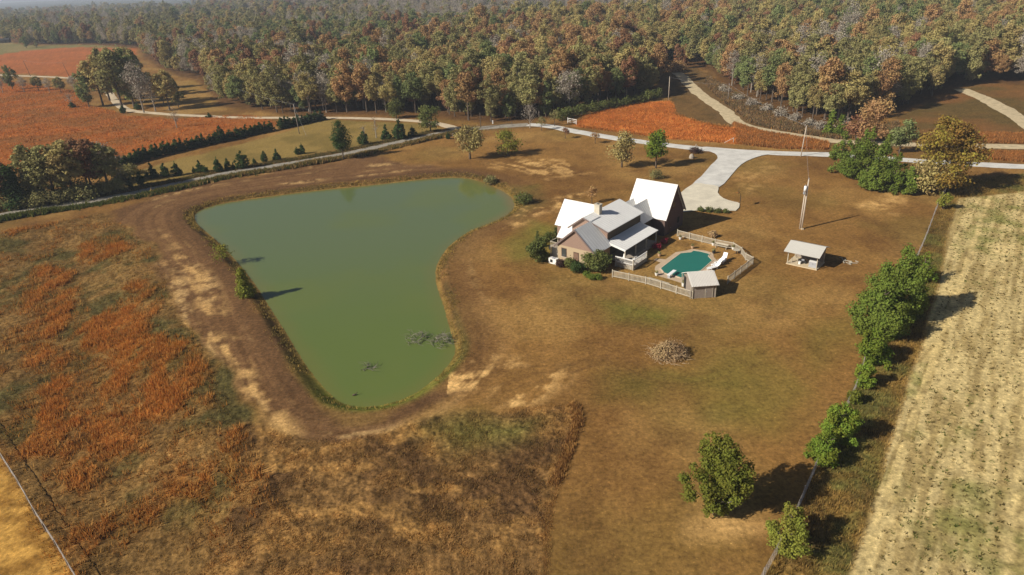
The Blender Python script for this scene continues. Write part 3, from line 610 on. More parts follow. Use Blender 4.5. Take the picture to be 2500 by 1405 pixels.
def build_woods():
    p = gen_woods(); kind = wood_colours(p[:, 0], p[:, 1]); rng = np.random.default_rng(21)
    x, y, s = p[:, 0], p[:, 1], p[:, 2]; dist = np.hypot(x, y); az = np.degrees(np.arctan2(x, y)); edge = p[:, 3] > -26
    rank = dist+np.where(edge, 0, 130)+np.where(np.abs(az) > 39.5, 400, 0); order = np.argsort(rank); near = order[:285]; far = order[285:]
    sc = s*np.clip(rng.normal(.84, .16, len(x)), .45, 1.25); sq = rng.uniform(.88, 1.15, len(x)); rz = rng.uniform(0, 6.28, len(x))
    for i in near:
        c = KINDS[kind[i]][0]; reg = region_of(x[i], y[i])
        woodland_tree(kind[i], x[i], y[i], sc[i], rz[i], f'{CN[c]} leaved tree {reg}' if c != 'bare' else f'nearly bare grey tree {reg}', f'{CN[c]} trees {reg}', sq[i])
    srcs = []
    for kx in range(len(KINDS)):
        if kx not in proto: continue
        srcs.append((kx, [q for q in proto[kx].children if q.name.startswith('crown')][0]))
    avail = [k for k, _ in srcs]; byc = {c: [k for k in avail if KINDS[k][0] == c] for c in CN}
    fk = np.array([k if k in avail else (byc[KINDS[k][0]] or avail)[0] for k in kind[far]])
    # the far wood: one object; each point carries one crown
    me = bpy.data.meshes.new('forest'); me.vertices.add(len(far)); V = np.stack([x[far], y[far], h(x[far], y[far])-.3*s[far]], 1).astype(np.float32)
    me.vertices.foreach_set('co', V.ravel())
    def at(nm, typ, d, key='value'): a = me.attributes.new(nm, typ, 'POINT'); a.data.foreach_set(key, d)
    at('spin', 'FLOAT', rz[far].astype(np.float32)); S = np.stack([sc[far], sc[far], sc[far]*sq[far]/np.sqrt(s[far])], 1).astype(np.float32); at('size', 'FLOAT_VECTOR', S.ravel(), 'vector')
    at('pick', 'INT', np.array([avail.index(k) for k in fk], np.int32))
    o = bpy.data.objects.new('forest', me); COL.objects.link(o)
    ng = bpy.data.node_groups.new('forest', 'GeometryNodeTree'); ng.interface.new_socket('Geometry', in_out='INPUT', socket_type='NodeSocketGeometry'); ng.interface.new_socket('Geometry', in_out='OUTPUT', socket_type='NodeSocketGeometry')
    N = ng.nodes; Lk = ng.links; gi = N.new('NodeGroupInput'); go = N.new('NodeGroupOutput'); m2p = N.new('GeometryNodeMeshToPoints'); Lk.new(gi.outputs[0], m2p.inputs[0])
    def na(nm, typ): q = N.new('GeometryNodeInputNamedAttribute'); q.data_type = typ; q.inputs['Name'].default_value = nm; return q
    jn = N.new('GeometryNodeJoinGeometry'); iop = N.new('GeometryNodeInstanceOnPoints'); Lk.new(m2p.outputs[0], iop.inputs['Points'])
    for kx, src in srcs[::-1]:
        oi = N.new('GeometryNodeObjectInfo'); oi.inputs['Object'].default_value = src; oi.inputs['As Instance'].default_value = True
        tr = N.new('GeometryNodeTransform'); Lk.new(oi.outputs['Geometry'], jn.inputs[0])
    Lk.new(jn.outputs[0], iop.inputs['Instance']); iop.inputs['Pick Instance'].default_value = True
    pk = na('pick', 'INT'); Lk.new(pk.outputs['Attribute'], iop.inputs['Instance Index'])
    sv = na('size', 'FLOAT_VECTOR'); Lk.new(sv.outputs['Attribute'], iop.inputs['Scale'])
    sp = na('spin', 'FLOAT'); cx = N.new('ShaderNodeCombineXYZ'); Lk.new(sp.outputs['Attribute'], cx.inputs[2])
    Lk.new(cx.outputs[0], iop.inputs['Rotation']); Lk.new(iop.outputs[0], go.inputs[0])
    md = o.modifiers.new('forest', 'NODES'); md.node_group = ng
    tag(o, 'unbroken autumn woodland running back over the hills to the horizon', 'woodland', kind='stuff')
    print('woods', len(p), 'variants', len(srcs))
build_woods()
# ------------------------------------------------------------------ house
def c1(a, b): return (1270+.2562*a, 400+.2562*b)
def c2(a, b): return (1480+a*.16, 540+b*.16)
def c5(a, b): return (1280+a*.15661, 480+b*.15661)
def c6(a, b): return (1000+a*.2, 230+b*.2)
def metal_roof(name, base, stretch):
    m = mat(name, base, .65, .2, 0.0, .05, .6, coords='Object'); n = m.node_tree.nodes; l = m.node_tree.links; b = n['Principled BSDF']
    return m
M_roof = metal_roof('galvanised_roof', (.74, .73, .70), None)
M_roof_shed = metal_roof('ribbed_roof', (.62, .59, .54), None); M_roof_dull = metal_roof('dull_roof', (.50, .48, .43), None)
M_fascia = mat('fascia', (.17, .125, .11), .7, var=.1)
M_siding = mat('siding', (.27, .18, .135), .8, var=.12, scale=2, stretch=(1, 1, 6), bump=.15, bscale=6)
M_log = mat('dark_siding', (.115, .085, .055), .85, var=.25, scale=1.5, stretch=(1, 1, 7), bump=.3, bscale=4)
M_garage = mat('garage_siding', (.13, .085, .07), .85, var=.2, scale=1.5, stretch=(6, 6, 1), bump=.2, bscale=4)
def brick_mat():
    m = bpy.data.materials.new('brick'); m.use_nodes = True; n = m.node_tree.nodes; l = m.node_tree.links; b = n['Principled BSDF']; b.inputs['Roughness'].default_value = .9
    tc = n.new('ShaderNodeTexCoord'); mp = n.new('ShaderNodeMapping'); mp.inputs['Rotation'].default_value = (R_(90), 0, R_(90)); l.new(tc.outputs['Object'], mp.inputs[0])
    t = n.new('ShaderNodeTexBrick'); t.inputs['Scale'].default_value = 4.2; t.inputs['Color1'].default_value = (.42, .25, .12, 1); t.inputs['Color2'].default_value = (.32, .18, .085, 1); t.inputs['Mortar'].default_value = (.42, .32, .2, 1); t.inputs['Mortar Size'].default_value = .012
    l.new(mp.outputs[0], t.inputs[0]); l.new(t.outputs[0], b.inputs['Base Color']); return m
M_brick = brick_mat()
M_cream = mat('cream_stucco', (.52, .47, .37), .9, var=.12, scale=2)
M_white = mat('white_paint', (.78, .76, .71), .6, var=.06)
M_wwood = mat('weathered_white_wood', (.43, .38, .29), .85, var=.25, scale=3)
M_grey_wood = mat('weathered_wood', (.27, .225, .185), .9, var=.25, scale=2, stretch=(5, 5, 1))
M_dark = mat('dark_opening', (.02, .02, .02), .6)
M_glass = mat('window_glass', (.05, .055, .05), .15, .5, var=.1)
M_frame = mat('window_frame', (.11, .065, .045), .7)
M_deckw = mat('deck_boards', (.33, .28, .22), .9, var=.2, scale=2)
M_metal = mat('grey_metal', (.35, .36, .38), .5, .4, var=.1)
M_blackm = mat('black_metal', (.03, .03, .03), .6)
M_pole = mat('pole_wood', (.50, .42, .33), .9, var=.2, scale=2, stretch=(3, 3, .5))
M_polegrey = mat('grey_pole_wood', (.27, .23, .19), .9, var=.2, scale=2, stretch=(3, 3, .5))
M_plastic = mat('white_plastic', (.82, .82, .80), .45, var=.02)
M_terra = mat('terracotta', (.55, .36, .22), .8)
M_slab = mat('concrete_slab', (.55, .45, .30), .9, var=.15, scale=1.5)
M_pooldeck = mat('pool_deck', (.50, .38, .26), .9, .1, var=.12, scale=.8)
M_pool = mat('pool_cover', (.018, .155, .120), .55, .3, var=.05, scale=.4)

def quad_roof(name, pts, th, m, parent, ribs=None, ribm=None):
    """a roof plane with thickness; ribs run down the slope, part of the sheet"""
    p = [Vector(q) for q in pts]; nrm = (p[1]-p[0]).cross(p[3]-p[0]).normalized()
    if nrm.z < 0: nrm = -nrm
    mb = MB().prism([tuple(q) for q in p], tuple(-nrm*th))
    if ribs:
        L = (p[1]-p[0]).length; n = int(L/ribs)
        for k in range(1, n):
            t = k/n; a = p[0].lerp(p[1], t)+nrm*.012; b = p[3].lerp(p[2], t)+nrm*.012; mb.bar(a, b, .03, .02)
    return mb.build(name, m, parent)
def T(u, v, z): return (u, -v, z)
def build_house():
    H = tag(empty('farmhouse', (7.71, 101.98, 0), R_(50)), 'brick and brown sided farmhouse of joined gabled wings under pale metal roofs beside the pool', 'house')
    # --- front brick wing
    MB().prism([T(0, 0, -.3), T(0, 6.94, -.3), T(0, 6.94, 3.0), T(0, 0, 3.0)], (4.7, 0, 0)).build('wall', M_brick, H)
    MB().prism([T(.02, -.05, 3.0), T(.02, 6.99, 3.0), T(.02, 3.47, 6.05)], (4.6, 0, 0)).build('gable', M_siding, H)
    s1 = quad_roof('roof', [T(-.3, 3.47, 6.28), T(4.75, 3.47, 6.28), T(4.75, 7.4, 2.82), T(-.3, 7.4, 2.82)], .14, M_roof, H, .6)
    s2 = quad_roof('roof', [T(-.3, 3.47, 6.285), T(7.2, 3.47, 6.285), T(7.2, -.5, 2.82), T(-.3, -.5, 2.82)], .14, M_roof, H, .6)
    f = MB(); f.bar(T(-.33, 3.47, 6.16), T(-.33, 7.4, 2.70), .05, .26); f.bar(T(-.33, 3.47, 6.16), T(-.33, -.5, 2.70), .05, .26); f.build('rake_board', M_fascia, H)
    # --- tall middle wing (shallow right pitch)
    MB().prism([T(4.75, -.4, -.3), T(4.75, 6.4, -.3), T(4.75, 6.4, 4.92), T(4.75, 2.0, 6.42), T(4.75, -.4, 4.6)], (.12, 0, 0)).build('gable', M_siding, H)
    MB().prism([T(4.88, -.4, -.3), T(4.88, 6.36, -.3), T(4.88, 6.36, 4.92), T(4.88, 2.0, 6.42), T(4.88, -.4, 4.6)], (10.7, 0, 0)).build('wall', M_log, H)
    quad_roof('roof', [T(4.35, 2.0, 6.65), T(15.9, 2.0, 6.65), T(15.9, 6.8, 5.02), T(4.35, 6.8, 5.02)], .14, M_roof, H, .6)
    quad_roof('roof', [T(4.35, 1.99, 6.655), T(15.9, 1.99, 6.655), T(15.9, -.95, 4.42), T(4.35, -.95, 4.42)], .14, M_roof, H, .6)
    f = MB(); f.bar(T(4.32, 2.0, 6.52), T(4.32, 6.8, 4.89), .05, .24); f.bar(T(4.32, 2.0, 6.52), T(4.32, -.95, 4.30), .05, .24); f.build('rake_board', M_fascia, H)
    # --- steep cross wing towards the pond
    MB().prism([T(7.2, -5.2, -.3), T(12.8, -5.2, -.3), T(12.8, -5.2, 3.3), T(10, -5.2, 6.75), T(7.2, -5.2, 3.3)], T(0, 4.9, 0)).build('wall', M_siding, H)
    quad_roof('roof', [T(10, -5.55, 7.0), T(10, 1.6, 7.0), T(6.9, 1.6, 3.16), T(6.9, -5.55, 3.16)], .14, M_roof, H, .6)
    quad_roof('roof', [T(10.01, -5.55, 7.005), T(10.01, 1.6, 7.005), T(13.1, 1.6, 3.16), T(13.1, -5.55, 3.16)], .14, M_roof, H, .6)
    quad_roof('porch_roof', [T(6.98, -4.15, 3.10), T(6.98, -.52, 3.10), T(5.5, -.52, 1.62), T(5.5, -4.15, 1.62)], .1, M_roof, H, .6)
    d = MB().span(T(3.6, -4.2, .45), T(7.1, -.05, .6)).build('deck', M_deckw, H)
    for v in (-4.0, -2.2): MB().bar(T(5.7, v, 0), T(5.7, v, 1.75), .12, .12).build('post', M_wwood, H)
    r = MB(); r.bar(T(3.65, -4.1, 1.45), T(3.65, -.3, 1.45), .1, .08); r.bar(T(3.65, -4.1, .8), T(3.65, -.3, .8), .06, .06)
    for k in range(24): r.bar(T(3.65, -4.1+k*.165, .6), T(3.65, -4.1+k*.165, 1.45), .035, .035)
    r.bar(T(3.65, -4.15, 1.45), T(7.0, -4.15, 1.45), .1, .08); r.build('railing', M_wwood, H)
    MB().span(T(.3, -1.5, 0), T(.42, -.02, 2.1)).build('wall', M_cream, H)
    # --- links to the barn-like garage
    MB().span(T(15.58, .0, -.3), T(19.6, 6.5, 3.1)).build('wall', M_log, H)
    quad_roof('roof', [T(15.0, 4.6, 5.72), T(21.2, 4.6, 5.72), T(20.15, 6.9, 2.98), T(15.6, 6.9, 2.98)], .12, M_roof, H, .6)
    quad_roof('roof', [T(15.0, 4.59, 5.725), T(21.2, 4.59, 5.725), T(20.2, 2.6, 3.5), T(15.6, 2.6, 3.5)], .12, M_roof, H, .6)
    quad_roof('roof', [T(15.0, 2.0, 5.45), T(20.95, 2.0, 5.45), T(20.0, 4.0, 3.3), T(15.6, 4.0, 3.3)], .12, M_roof, H, .6)
    quad_roof('roof', [T(15.0, 1.99, 5.455), T(20.95, 1.99, 5.455), T(19.9, -.4, 2.9), T(15.6, -.4, 2.9)], .12, M_roof, H, .6)
    MB().prism([T(15.62, .1, 3.1), T(15.62, 6.4, 3.1), T(15.62, 4.6, 5.4), T(15.62, 2.0, 5.2)], (.3, 0, 0)).build('gable', M_log, H)
    # --- garage
    MB().prism([T(19.35, 9.1, -.3), T(26.45, 9.1, -.3), T(26.45, 9.1, 3.0), T(22.9, 9.1, 8.15), T(19.35, 9.1, 3.0)], T(0, -7.5, 0)).build('wall', M_garage, H)
    quad_roof('roof', [T(22.9, 1.35, 8.5), T(22.9, 9.45, 8.5), T(19.1, 9.45, 3.0), T(19.1, 1.35, 3.0)], .14, M_roof, H, .6)
    quad_roof('roof', [T(22.91, 1.35, 8.505), T(22.91, 9.45, 8.505), T(26.7, 9.45, 3.0), T(26.7, 1.35, 3.0)], .14, M_roof, H, .6)
    f = MB(); f.bar(T(22.9, 9.48, 8.36), T(19.1, 9.48, 2.86), .05, .28); f.bar(T(22.9, 9.48, 8.36), T(26.7, 9.48, 2.86), .05, .28); f.build('rake_board', M_fascia, H)
    for u0, u1, z0, z1 in ((20.6, 21.5, 0, 2.1),):
        dr = MB().span(T(u0, 9.1, z0), T(u1, 9.16, z1)).build('door', M_frame, H); MB().span(T(u1-.15, 9.16, 1.0), T(u1-.08, 9.22, 1.08)).build('handle', M_metal, dr)
    def window(u0, u1, v0, v1, z0, z1, axis):
        if axis == 'u':   # in a wall facing -u
            fr = MB().span(T(u0-.05, v0, z0), T(u0+.02, v1, z1)).build('window', M_frame, H); e = .09
            MB().span(T(u0-.062, v0+e, z0+e), T(u0-.05, v1-e, z1-e)).build('pane', M_glass, fr)
            MB().span(T(u0-.1, v0-.05, z0-.08), T(u0, v1+.05, z0-.005)).build('sill', M_cream, fr)
        else:
            fr = MB().span(T(u0, v0-.02, z0), T(u1, v0+.05, z1)).build('window', M_frame, H); e = .09
            MB().span(T(u0+e, v0+.05, z0+e), T(u1-e, v0+.062, z1-e)).build('pane', M_glass, fr)
    window(0, 0, .75, 1.75, 1.1, 2.6, 'u'); 
    dr = MB().span(T(-.05, 3.1, .25), T(.02, 4.1, 2.35)).build('door', M_frame, H); MB().span(T(-.062, 3.22, .4), T(-.05, 3.98, 2.2)).build('panel', mat('door_panel', (.20, .12, .08), .7), dr)
    window(21.9, 22.9, 9.1, 9.1, 4.3, 5.5, 'v'); window(24.0, 25.0, 9.1, 9.1, 1.0, 2.2, 'v')
    for u in (6.5, 9.4, 12.4): window(u, u+1.1, 6.36, 6.36, 1.2, 2.5, 'v')
    # --- chimney
    ch = MB().box(T(8.05, 2.55, 6.6), (.85, 1.0, 2.5)).build('chimney', M_cream, H); MB().box(T(8.05, 2.55, 7.92), (1.0, 1.15, .14)).build('cap', M_cream, ch); MB().box(T(8.05, 2.55, 8.0), (.4, .4, .06)).build('flue', M_dark, ch)
    # --- long porch on the pool side
    quad_roof('porch_roof', [T(4.45, 6.4, 3.38), T(15.3, 6.4, 3.38), T(15.3, 9.98, 2.6), T(4.45, 9.98, 2.6)], .1, M_roof, H, .6)
    MB().span(T(4.9, 6.4, .1), T(15.2, 9.9, .62)).build('deck', M_deckw, H)
    MB().bar(T(4.42, 6.6, 3.1), T(4.42, 9.95, 2.42), .08, .2).build('beam', M_white, H)
    for u in (4.7, 8.1, 11.6, 15.0): MB().bar(T(u, 9.75, 0), T(u, 9.75, 2.55), .16, .16).build('post', M_wwood, H)
    MB().span(T(3.3, 8.9, .55), T(7.7, 12.0, .7)).build('deck', M_deckw, H)
    sk = MB(); 
    for k in range(12): sk.span(T(3.28, 8.9+k*.26, .05), T(3.33, 9.1+k*.26, .55))
    for k in range(16): sk.span(T(3.3+k*.27, 11.97, .05), T(3.5+k*.27, 12.02, .55))
    sk.build('skirting', M_wwood, H)
    r = MB(); r.bar(T(3.35, 8.85, 1.68), T(3.35, 12.0, 1.68), .22, .1); r.bar(T(3.35, 8.85, .95), T(3.35, 12.0, .95), .07, .07)
    r.bar(T(3.35, 12.0, 1.68), T(7.7, 12.0, 1.68), .14, .09); r.bar(T(3.35, 12.0, .95), T(7.7, 12.0, .95), .06, .06)
    for k in range(15): r.bar(T(3.35, 8.95+k*.21, .7), T(3.35, 8.95+k*.21, 1.66), .04, .04)
    for k in range(18): r.bar(T(3.4+k*.25, 12.0, .7), T(3.4+k*.25, 12.0, 1.66), .04, .04)
    r.build('railing', M_white, H)
    for u, v in ((3.35, 12.0), (7.7, 12.0), (3.35, 8.85)): MB().bar(T(u, v, 0), T(u, v, 1.8), .14, .14).build('railing_post', M_wwood, H)
    return H
HOUSE = build_house()
def HW(u, v, z=0):
    a = R_(50); return np.array([7.71+u*math.cos(a)+v*math.sin(a), 101.98+u*math.sin(a)-v*math.cos(a), z])
def dish(x, y, hgt, label):
    t = tag(empty('satellite_dish', (x, y, 0), R_(200)), label, 'satellite dish')
    MB().bar((0, 0, 0), (0, 0, hgt), .06, .06).build('mast', M_metal, t)
    mb = MB(); n = 14; rings = [(0, 0), (.2, .03), (.38, .1)]
    vs_ = [(0.02, 0, hgt)]; fs = []
    for rr, dz in rings[1:]:
        for k in range(n): vs_.append((dz+.02, rr*math.cos(k*6.2832/n), hgt+rr*1.1*math.sin(k*6.2832/n)))
    for k in range(n):
        fs.append([0, 1+k, 1+(k+1) % n]); fs.append([1+k, 1+n+k, 1+n+(k+1) % n, 1+(k+1) % n])
    mb.add(vs_, fs); o = mb.build('reflector', M_plastic, t, True); md = o.modifiers.new('thick', 'SOLIDIFY'); md.thickness = .03; o.rotation_euler = (0, 0, 0)
    MB().bar((0.05, 0, hgt-.3), (.42, 0, hgt-.02), .03, .03).build('arm', M_metal, t)
p = Pt(*c5(925, 1045)); dish(p[0], p[1], .9, 'white satellite dish on a short mast before the brick front wall')
p = HW(-.2, -1.3); dish(p[0], p[1], 2.2, 'white satellite dish at the shaded corner of the brick wing by the round dark shrub')
ac = tag(empty('heat_pump', HW(-1.0, -.1)), 'pale box shaped heat pump at the corner of the brick wall', 'heat pump'); ac.rotation_euler = (0, 0, R_(50))
MB().box((0, 0, .45), (.8, 1.5, .9)).build('casing', M_white, ac); MB().box((-.41, .2, .5), (.03, .5, .5)).build('grille', M_dark, ac); MB().box((0, 0, .92), (.6, .6, .04)).build('fan_guard', M_metal, ac)
# porch furniture
def porch_chair(u, v, rz, label):
    t = tag(empty('porch_chair', HW(u, v, .7), R_(rz)), label, 'chair'); MB().box((0, 0, .42), (.5, .5, .06)).build('seat', M_white, t); MB().bar((-.24, 0, .42), (-.34, 0, 1.0), .5, .05).build('backrest', M_white, t)
    for sx in (-.2, .2):
        for sy in (-.2, .2): MB().bar((sx, sy, 0), (sx, sy, .42), .05, .05).build('leg', M_white, t)
porch_chair(4.6, 9.4, 200, 'white chair on the shaded deck behind the porch corner post'); porch_chair(5.2, 11.2, 120, 'white chair on the open deck close to its railing')

# ------------------------------------------------------------------ shrubs by the house
def shrub(px, py, hgt, wid, kind, name, label, cat='shrub', group=None, n=1500, size=.2, stem=True, seed=None, ball=False, dz=0.0, shell=.3):
    g = Pt(px, py); rng = np.random.default_rng(seed if seed is not None else int(px*7+py))
    r = tag(empty(name, (g[0], g[1], g[2]+dz)), label, cat, group)
    if ball: L = [(0, 0, hgt*.5, wid*.48, wid*.48, hgt*.5)]+[(rng.uniform(-.2, .2)*wid, rng.uniform(-.2, .2)*wid, hgt*(.4+.3*rng.random()), wid*.3, wid*.3, hgt*.3) for _ in range(5)]
    else: L = broad_lobes(rng, hgt, wid, .05, 15, .28)
    crown_mesh('foliage', rng, L, n, size, LEAF[kind], r, shell=shell)
    if stem:
        mb = MB()
        for k in range(4): mb.tube([(0, 0, -.1), (rng.uniform(-.2, .2)*wid, rng.uniform(-.2, .2)*wid, hgt*.7)], [.07, .02], 4)
        mb.build('stem', M_bark, r)
    return r
shrub(*c5(215, 1005), 4.0, 3.6, 'shrub', 'large_shrub', 'loose tall green shrub at the pond side of the house', n=3800, size=.24)
shrub(*c5(222, 800), 3.4, .8, 'shrub', 'columnar_shrub', 'slim upright evergreen standing beside the porch railing', n=900, size=.16)
shrub(*c5(510, 660), 2.6, 1.0, 'shrub', 'columnar_shrub', 'slim dark evergreen under the eave of the white roofed wing', n=900, size=.16)
shrub(*c5(400, 700), 1.4, 3.0, 'shrub', 'low_shrub', 'low green shrub spread before the porch railing', n=1500, size=.2)
shrub(*c5(572, 1100), 1.3, 1.9, 'purple', 'round_shrub', 'dark purple brown rounded shrub by the heat pump', n=1600, size=.14, ball=True)
shrub(*c5(712, 1120), 1.9, 2.0, 'shrub', 'round_shrub', 'grey green shrub between the purple shrub and the brick door', n=1700, size=.18, ball=True)
shrub(*c5(815, 1185), 1.9, 2.4, 'cedar', 'round_shrub', 'large dark green clipped ball shrub before the brick wall', n=2200, size=.15, ball=True)
shrub(*c5(905, 1170), 1.5, 1.8, 'cedar', 'round_shrub', 'dark green shrub tucked between the big clipped ball and the tall loose bush', n=1400, size=.15, ball=True)
shrub(*c5(1130, 1150), 3.2, 3.9, 'shrub', 'large_shrub', 'big loose bush hiding the pool side corner of the brick wing', n=4800, size=.24)
shrub(*c5(980, 1265), 1.1, 1.5, 'pine', 'round_shrub', 'small clipped green ball nearest the dark shrub in a row of three', n=1200, size=.12, ball=True)
shrub(*c5(1055, 1295), 1.0, 1.5, 'pine', 'round_shrub', 'small clipped green ball in the middle of a row of three', n=1200, size=.12, ball=True)
shrub(*c5(1155, 1295), 1.0, 1.5, 'pine', 'round_shrub', 'small clipped green ball nearest the picket fence in a row of three', n=1200, size=.12, ball=True)
shrub(*c2(770, 430), 1.0, 1.6, 'red', 'flowering_shrub', 'red flowering shrub in the shade of the porch nearest the deck', n=420, size=.14)
shrub(*c2(885, 345), 1.0, 1.5, 'red', 'flowering_shrub', 'red flowering shrub in the shade of the porch nearest the garage', n=320, size=.14)
shrub(*c1(1830, 700), .9, 1.6, 'twig', 'dry_shrub', 'dry straw coloured shrub outside the pool fence', n=600, size=.2)
for k, (a, b, ww) in enumerate(((1720, 455, 1.4), (1800, 460, 1.8), (1880, 465, 1.6), (1960, 470, 1.3))):
    shrub(*c1(a, b), .8, ww, 'shrub', 'low_shrub', 'low grey green shrub edging the pale concrete apron', group='low shrubs along the edge of the concrete apron', n=500, size=.16)
shrub(1601, 437, 1.9, 3.2, 'olive', 'bush', 'olive bush showing over the garage roof ridge', n=900, size=.22)

# ------------------------------------------------------------------ pool, its fence and furniture
def flat_poly(mb, pts, z0, z1): mb.prism([(p[0], p[1], z0) for p in pts], (0, 0, z1-z0)); return mb
POOL = [Pt(*c2(a, b))[:2] for a, b in [(1335,460),(1440,475),(1575,510),(1550,545),(1615,610),(1440,765),(1330,800),(1250,845),(1140,872),(1060,845),(890,800),(835,730),(1000,603),(1140,500),(1300,485)]]
DECK = [Pt(*c2(a, b))[:2] for a, b in [(1310,430),(1500,455),(1630,490),(1645,560),(1740,650),(1640,740),(1500,820),(1350,930),(1190,965),(1000,905),(780,840),(740,740),(752,690),(830,640),(720,598),(765,572),(905,590),(1060,480),(1220,455)]]
mb = MB(); mb.v = [(p[0], p[1], .05) for p in DECK]; mb.f = [list(range(len(DECK)))]; o = mb.build('pool_deck', M_pooldeck)
if o.data.polygons[0].normal.z < 0: o.data.flip_normals()
tag(o, kind='structure')
pc = np.mean(POOL, 0); sp = tag(empty('swimming_pool', (pc[0], pc[1], 0)), 'teal covered swimming pool with stepped corners and tan paving round it', 'swimming pool')
mb = MB(); n = len(POOL); inn = [(q[0]-pc[0], q[1]-pc[1]) for q in POOL]; out_ = [(a*1.045, b*1.045) for a, b in inn]
for k in range(n):
    a, b, c, d = inn[k], inn[(k+1) % n], out_[(k+1) % n], out_[k]; mb.prism([(a[0], a[1], .02), (b[0], b[1], .02), (c[0], c[1], .02), (d[0], d[1], .02)], (0, 0, .10))
mb.build('coping', mat('coping', (.58, .46, .33), .85), sp)
MB().prism([(a, b, .03) for a, b in inn], (0, 0, .055)).build('cover', M_pool, sp)
g0, g1 = Pt(*c2(945, 880)), Pt(*c2(1045, 805)); dv = tag(empty('diving_board', g0), 'white diving board over the near end of the teal pool', 'diving board'); dd = g1-g0
MB().bar((0, 0, .55), (dd[0], dd[1], .6), .55, .07).build('board', M_plastic, dv); MB().box((dd[0]*.18, dd[1]*.18, .3), (.5, .4, .5), math.atan2(dd[1], dd[0])).build('base', M_metal, dv)

def picket_fence(pts, label, hgt=1.2, dark=False):
    pts = [np.array(q[:2]) for q in pts]; r = tag(empty('picket_fence', (*pts[0], 0)), label, 'fence'); o = pts[0]
    rail, pick = MB(), MB()
    for a, b in zip(pts[:-1], pts[1:]):
        a = a-o; b = b-o; L = np.hypot(*(b-a)); d = (b-a)/L; nrm = np.array([-d[1], d[0]])*.05
        for z, t in ((.22, .09), (hgt-.08, .11)): rail.bar((*a, z), (*b, z), .05, t)
        for k in range(int(L/.2)):
            q = a+d*(k*.2+.1)+nrm; pick.box((*q, hgt*.5+.04), (.085, .022, hgt-.12), math.atan2(d[1], d[0]))
        n = max(1, round(L/2.4))
        for k in range(n+1): 
            q = a+(b-a)*k/n; MB().box((*q, hgt*.5+.04), (.12, .12, hgt+.14), math.atan2(d[1], d[0])).build('post', M_wwood, r)
    rail.build('rail', M_wwood, r); pick.build('pickets', M_wwood, r)
fp = [Pt(*c2(a, b)) for a, b in [(95,860),(600,965),(1315,1188)]]; picket_fence(fp, 'weathered picket fence run from the bushes to the plank pool shed')
fp = [Pt(*c2(a, b)) for a, b in [(1085,235),(1660,380),(1935,432),(2062,512)]]; picket_fence(fp, 'long weathered picket fence run behind the pool, starting at the garage')
fp = [Pt(*c2(a, b)) for a, b in [(2125,600),(2235,660),(1850,960)]]; picket_fence(fp, 'picket fence run from the gate corner to the far side of the shed, in shade')
g0, g1 = Pt(*c2(2062, 512)), Pt(*c2(2125, 600)); gt = tag(empty('gate', g0), 'small picket gate standing in the corner of the pool fence', 'gate'); d = g1-g0
mb = MB(); L = np.hypot(d[0], d[1])
for k in range(1, int(L/.2)): mb.box((d[0]*k*.2/L, d[1]*k*.2/L, .62), (.085, .025, 1.0), math.atan2(d[1], d[0]))
mb.build('pickets', M_wwood, gt); mb = MB(); mb.bar((d[0]*.05, d[1]*.05, .3), (d[0]*.95, d[1]*.95, .3), .04, .08); mb.bar((d[0]*.05, d[1]*.05, 1.0), (d[0]*.95, d[1]*.95, 1.0), .04, .08); mb.build('frame', M_wwood, gt)

def lounger(x, y, rz, label, up=.55):
    t = tag(empty('sun_lounger', (x, y, .06), R_(rz)), label, 'sun lounger', 'white loungers beside the pool')
    MB().box((.35, 0, .36), (1.25, .66, .07)).build('seat', M_plastic, t); MB().bar((-.25, 0, .36), (-.85, 0, .36+up), .66, .06).build('backrest', M_plastic, t)
    for sx in (-.2, .85):
        for sy in (-.28, .28): MB().bar((sx, sy, 0), (sx, sy, .36), .06, .06).build('leg', M_plastic, t)
    for sy in (-.34, .34): MB().box((-.05, sy, .55), (.6, .06, .05)).build('armrest', M_plastic, t)
for a, b, rz, lab, up in ((1655, 735, 200, 'white sun lounger by the pool, the one closest to the shed', .5), (1690, 690, 205, 'white sun lounger by the pool, second from the shed', .6), (1735, 655, 210, 'white sun lounger by the pool, third from the shed', .6), (1790, 625, 235, 'white sun lounger with the steepest backrest, farthest from the shed', .9)):
    g = Pt(*c2(a, b)); lounger(g[0], g[1], rz, lab, up)
g = Pt(*c2(1570, 765)); tb = tag(empty('side_table', (g[0], g[1], .05)), 'low white side table between the pool edge and the shed', 'table'); MB().box((0, 0, .42), (.7, .6, .05)).build('top', M_plastic, tb)
for sx in (-.28, .28):
    for sy in (-.22, .22): MB().bar((sx, sy, 0), (sx, sy, .42), .05, .05).build('leg', M_plastic, tb)
def planter(px, py, label, pot=M_white, s=1.0):
    g = Pt(px, py); t = tag(empty('planter', (g[0], g[1], .05)), label, 'planter', 'planters round the pool'); n = 10; mb = MB(); mb.tube([(0, 0, 0), (0, 0, .42*s)], [.2*s, .3*s], n); mb.build('pot', pot, t)
    rng = np.random.default_rng(int(px)); crown_mesh('plant', rng, [(0, 0, .6*s, .28*s, .28*s, .25*s)], 90, .14, LEAF['olive'], t)
planter(*c2(768, 835), 'white planter by the near corner of the pool, at the fence side'); planter(*c2(1315, 420), 'tan planter at the far tip of the pool', M_terra); planter(*c2(1640, 495), 'dark planter at the far corner of the pool paving', M_blackm)
planter(*c2(1130, 285), 'white planter inside the far fence, next to the garage'); planter(*c2(1632, 375), 'white planter standing against the far fence'); planter(*c2(1940, 440), 'white planter by the bend in the far fence'); planter(*c2(1185, 1000), 'tall white planter beside the shed wall', M_white, 1.3); planter(*c2(810, 540), 'pale planter on the grass at the edge of the porch shade', M_terra)
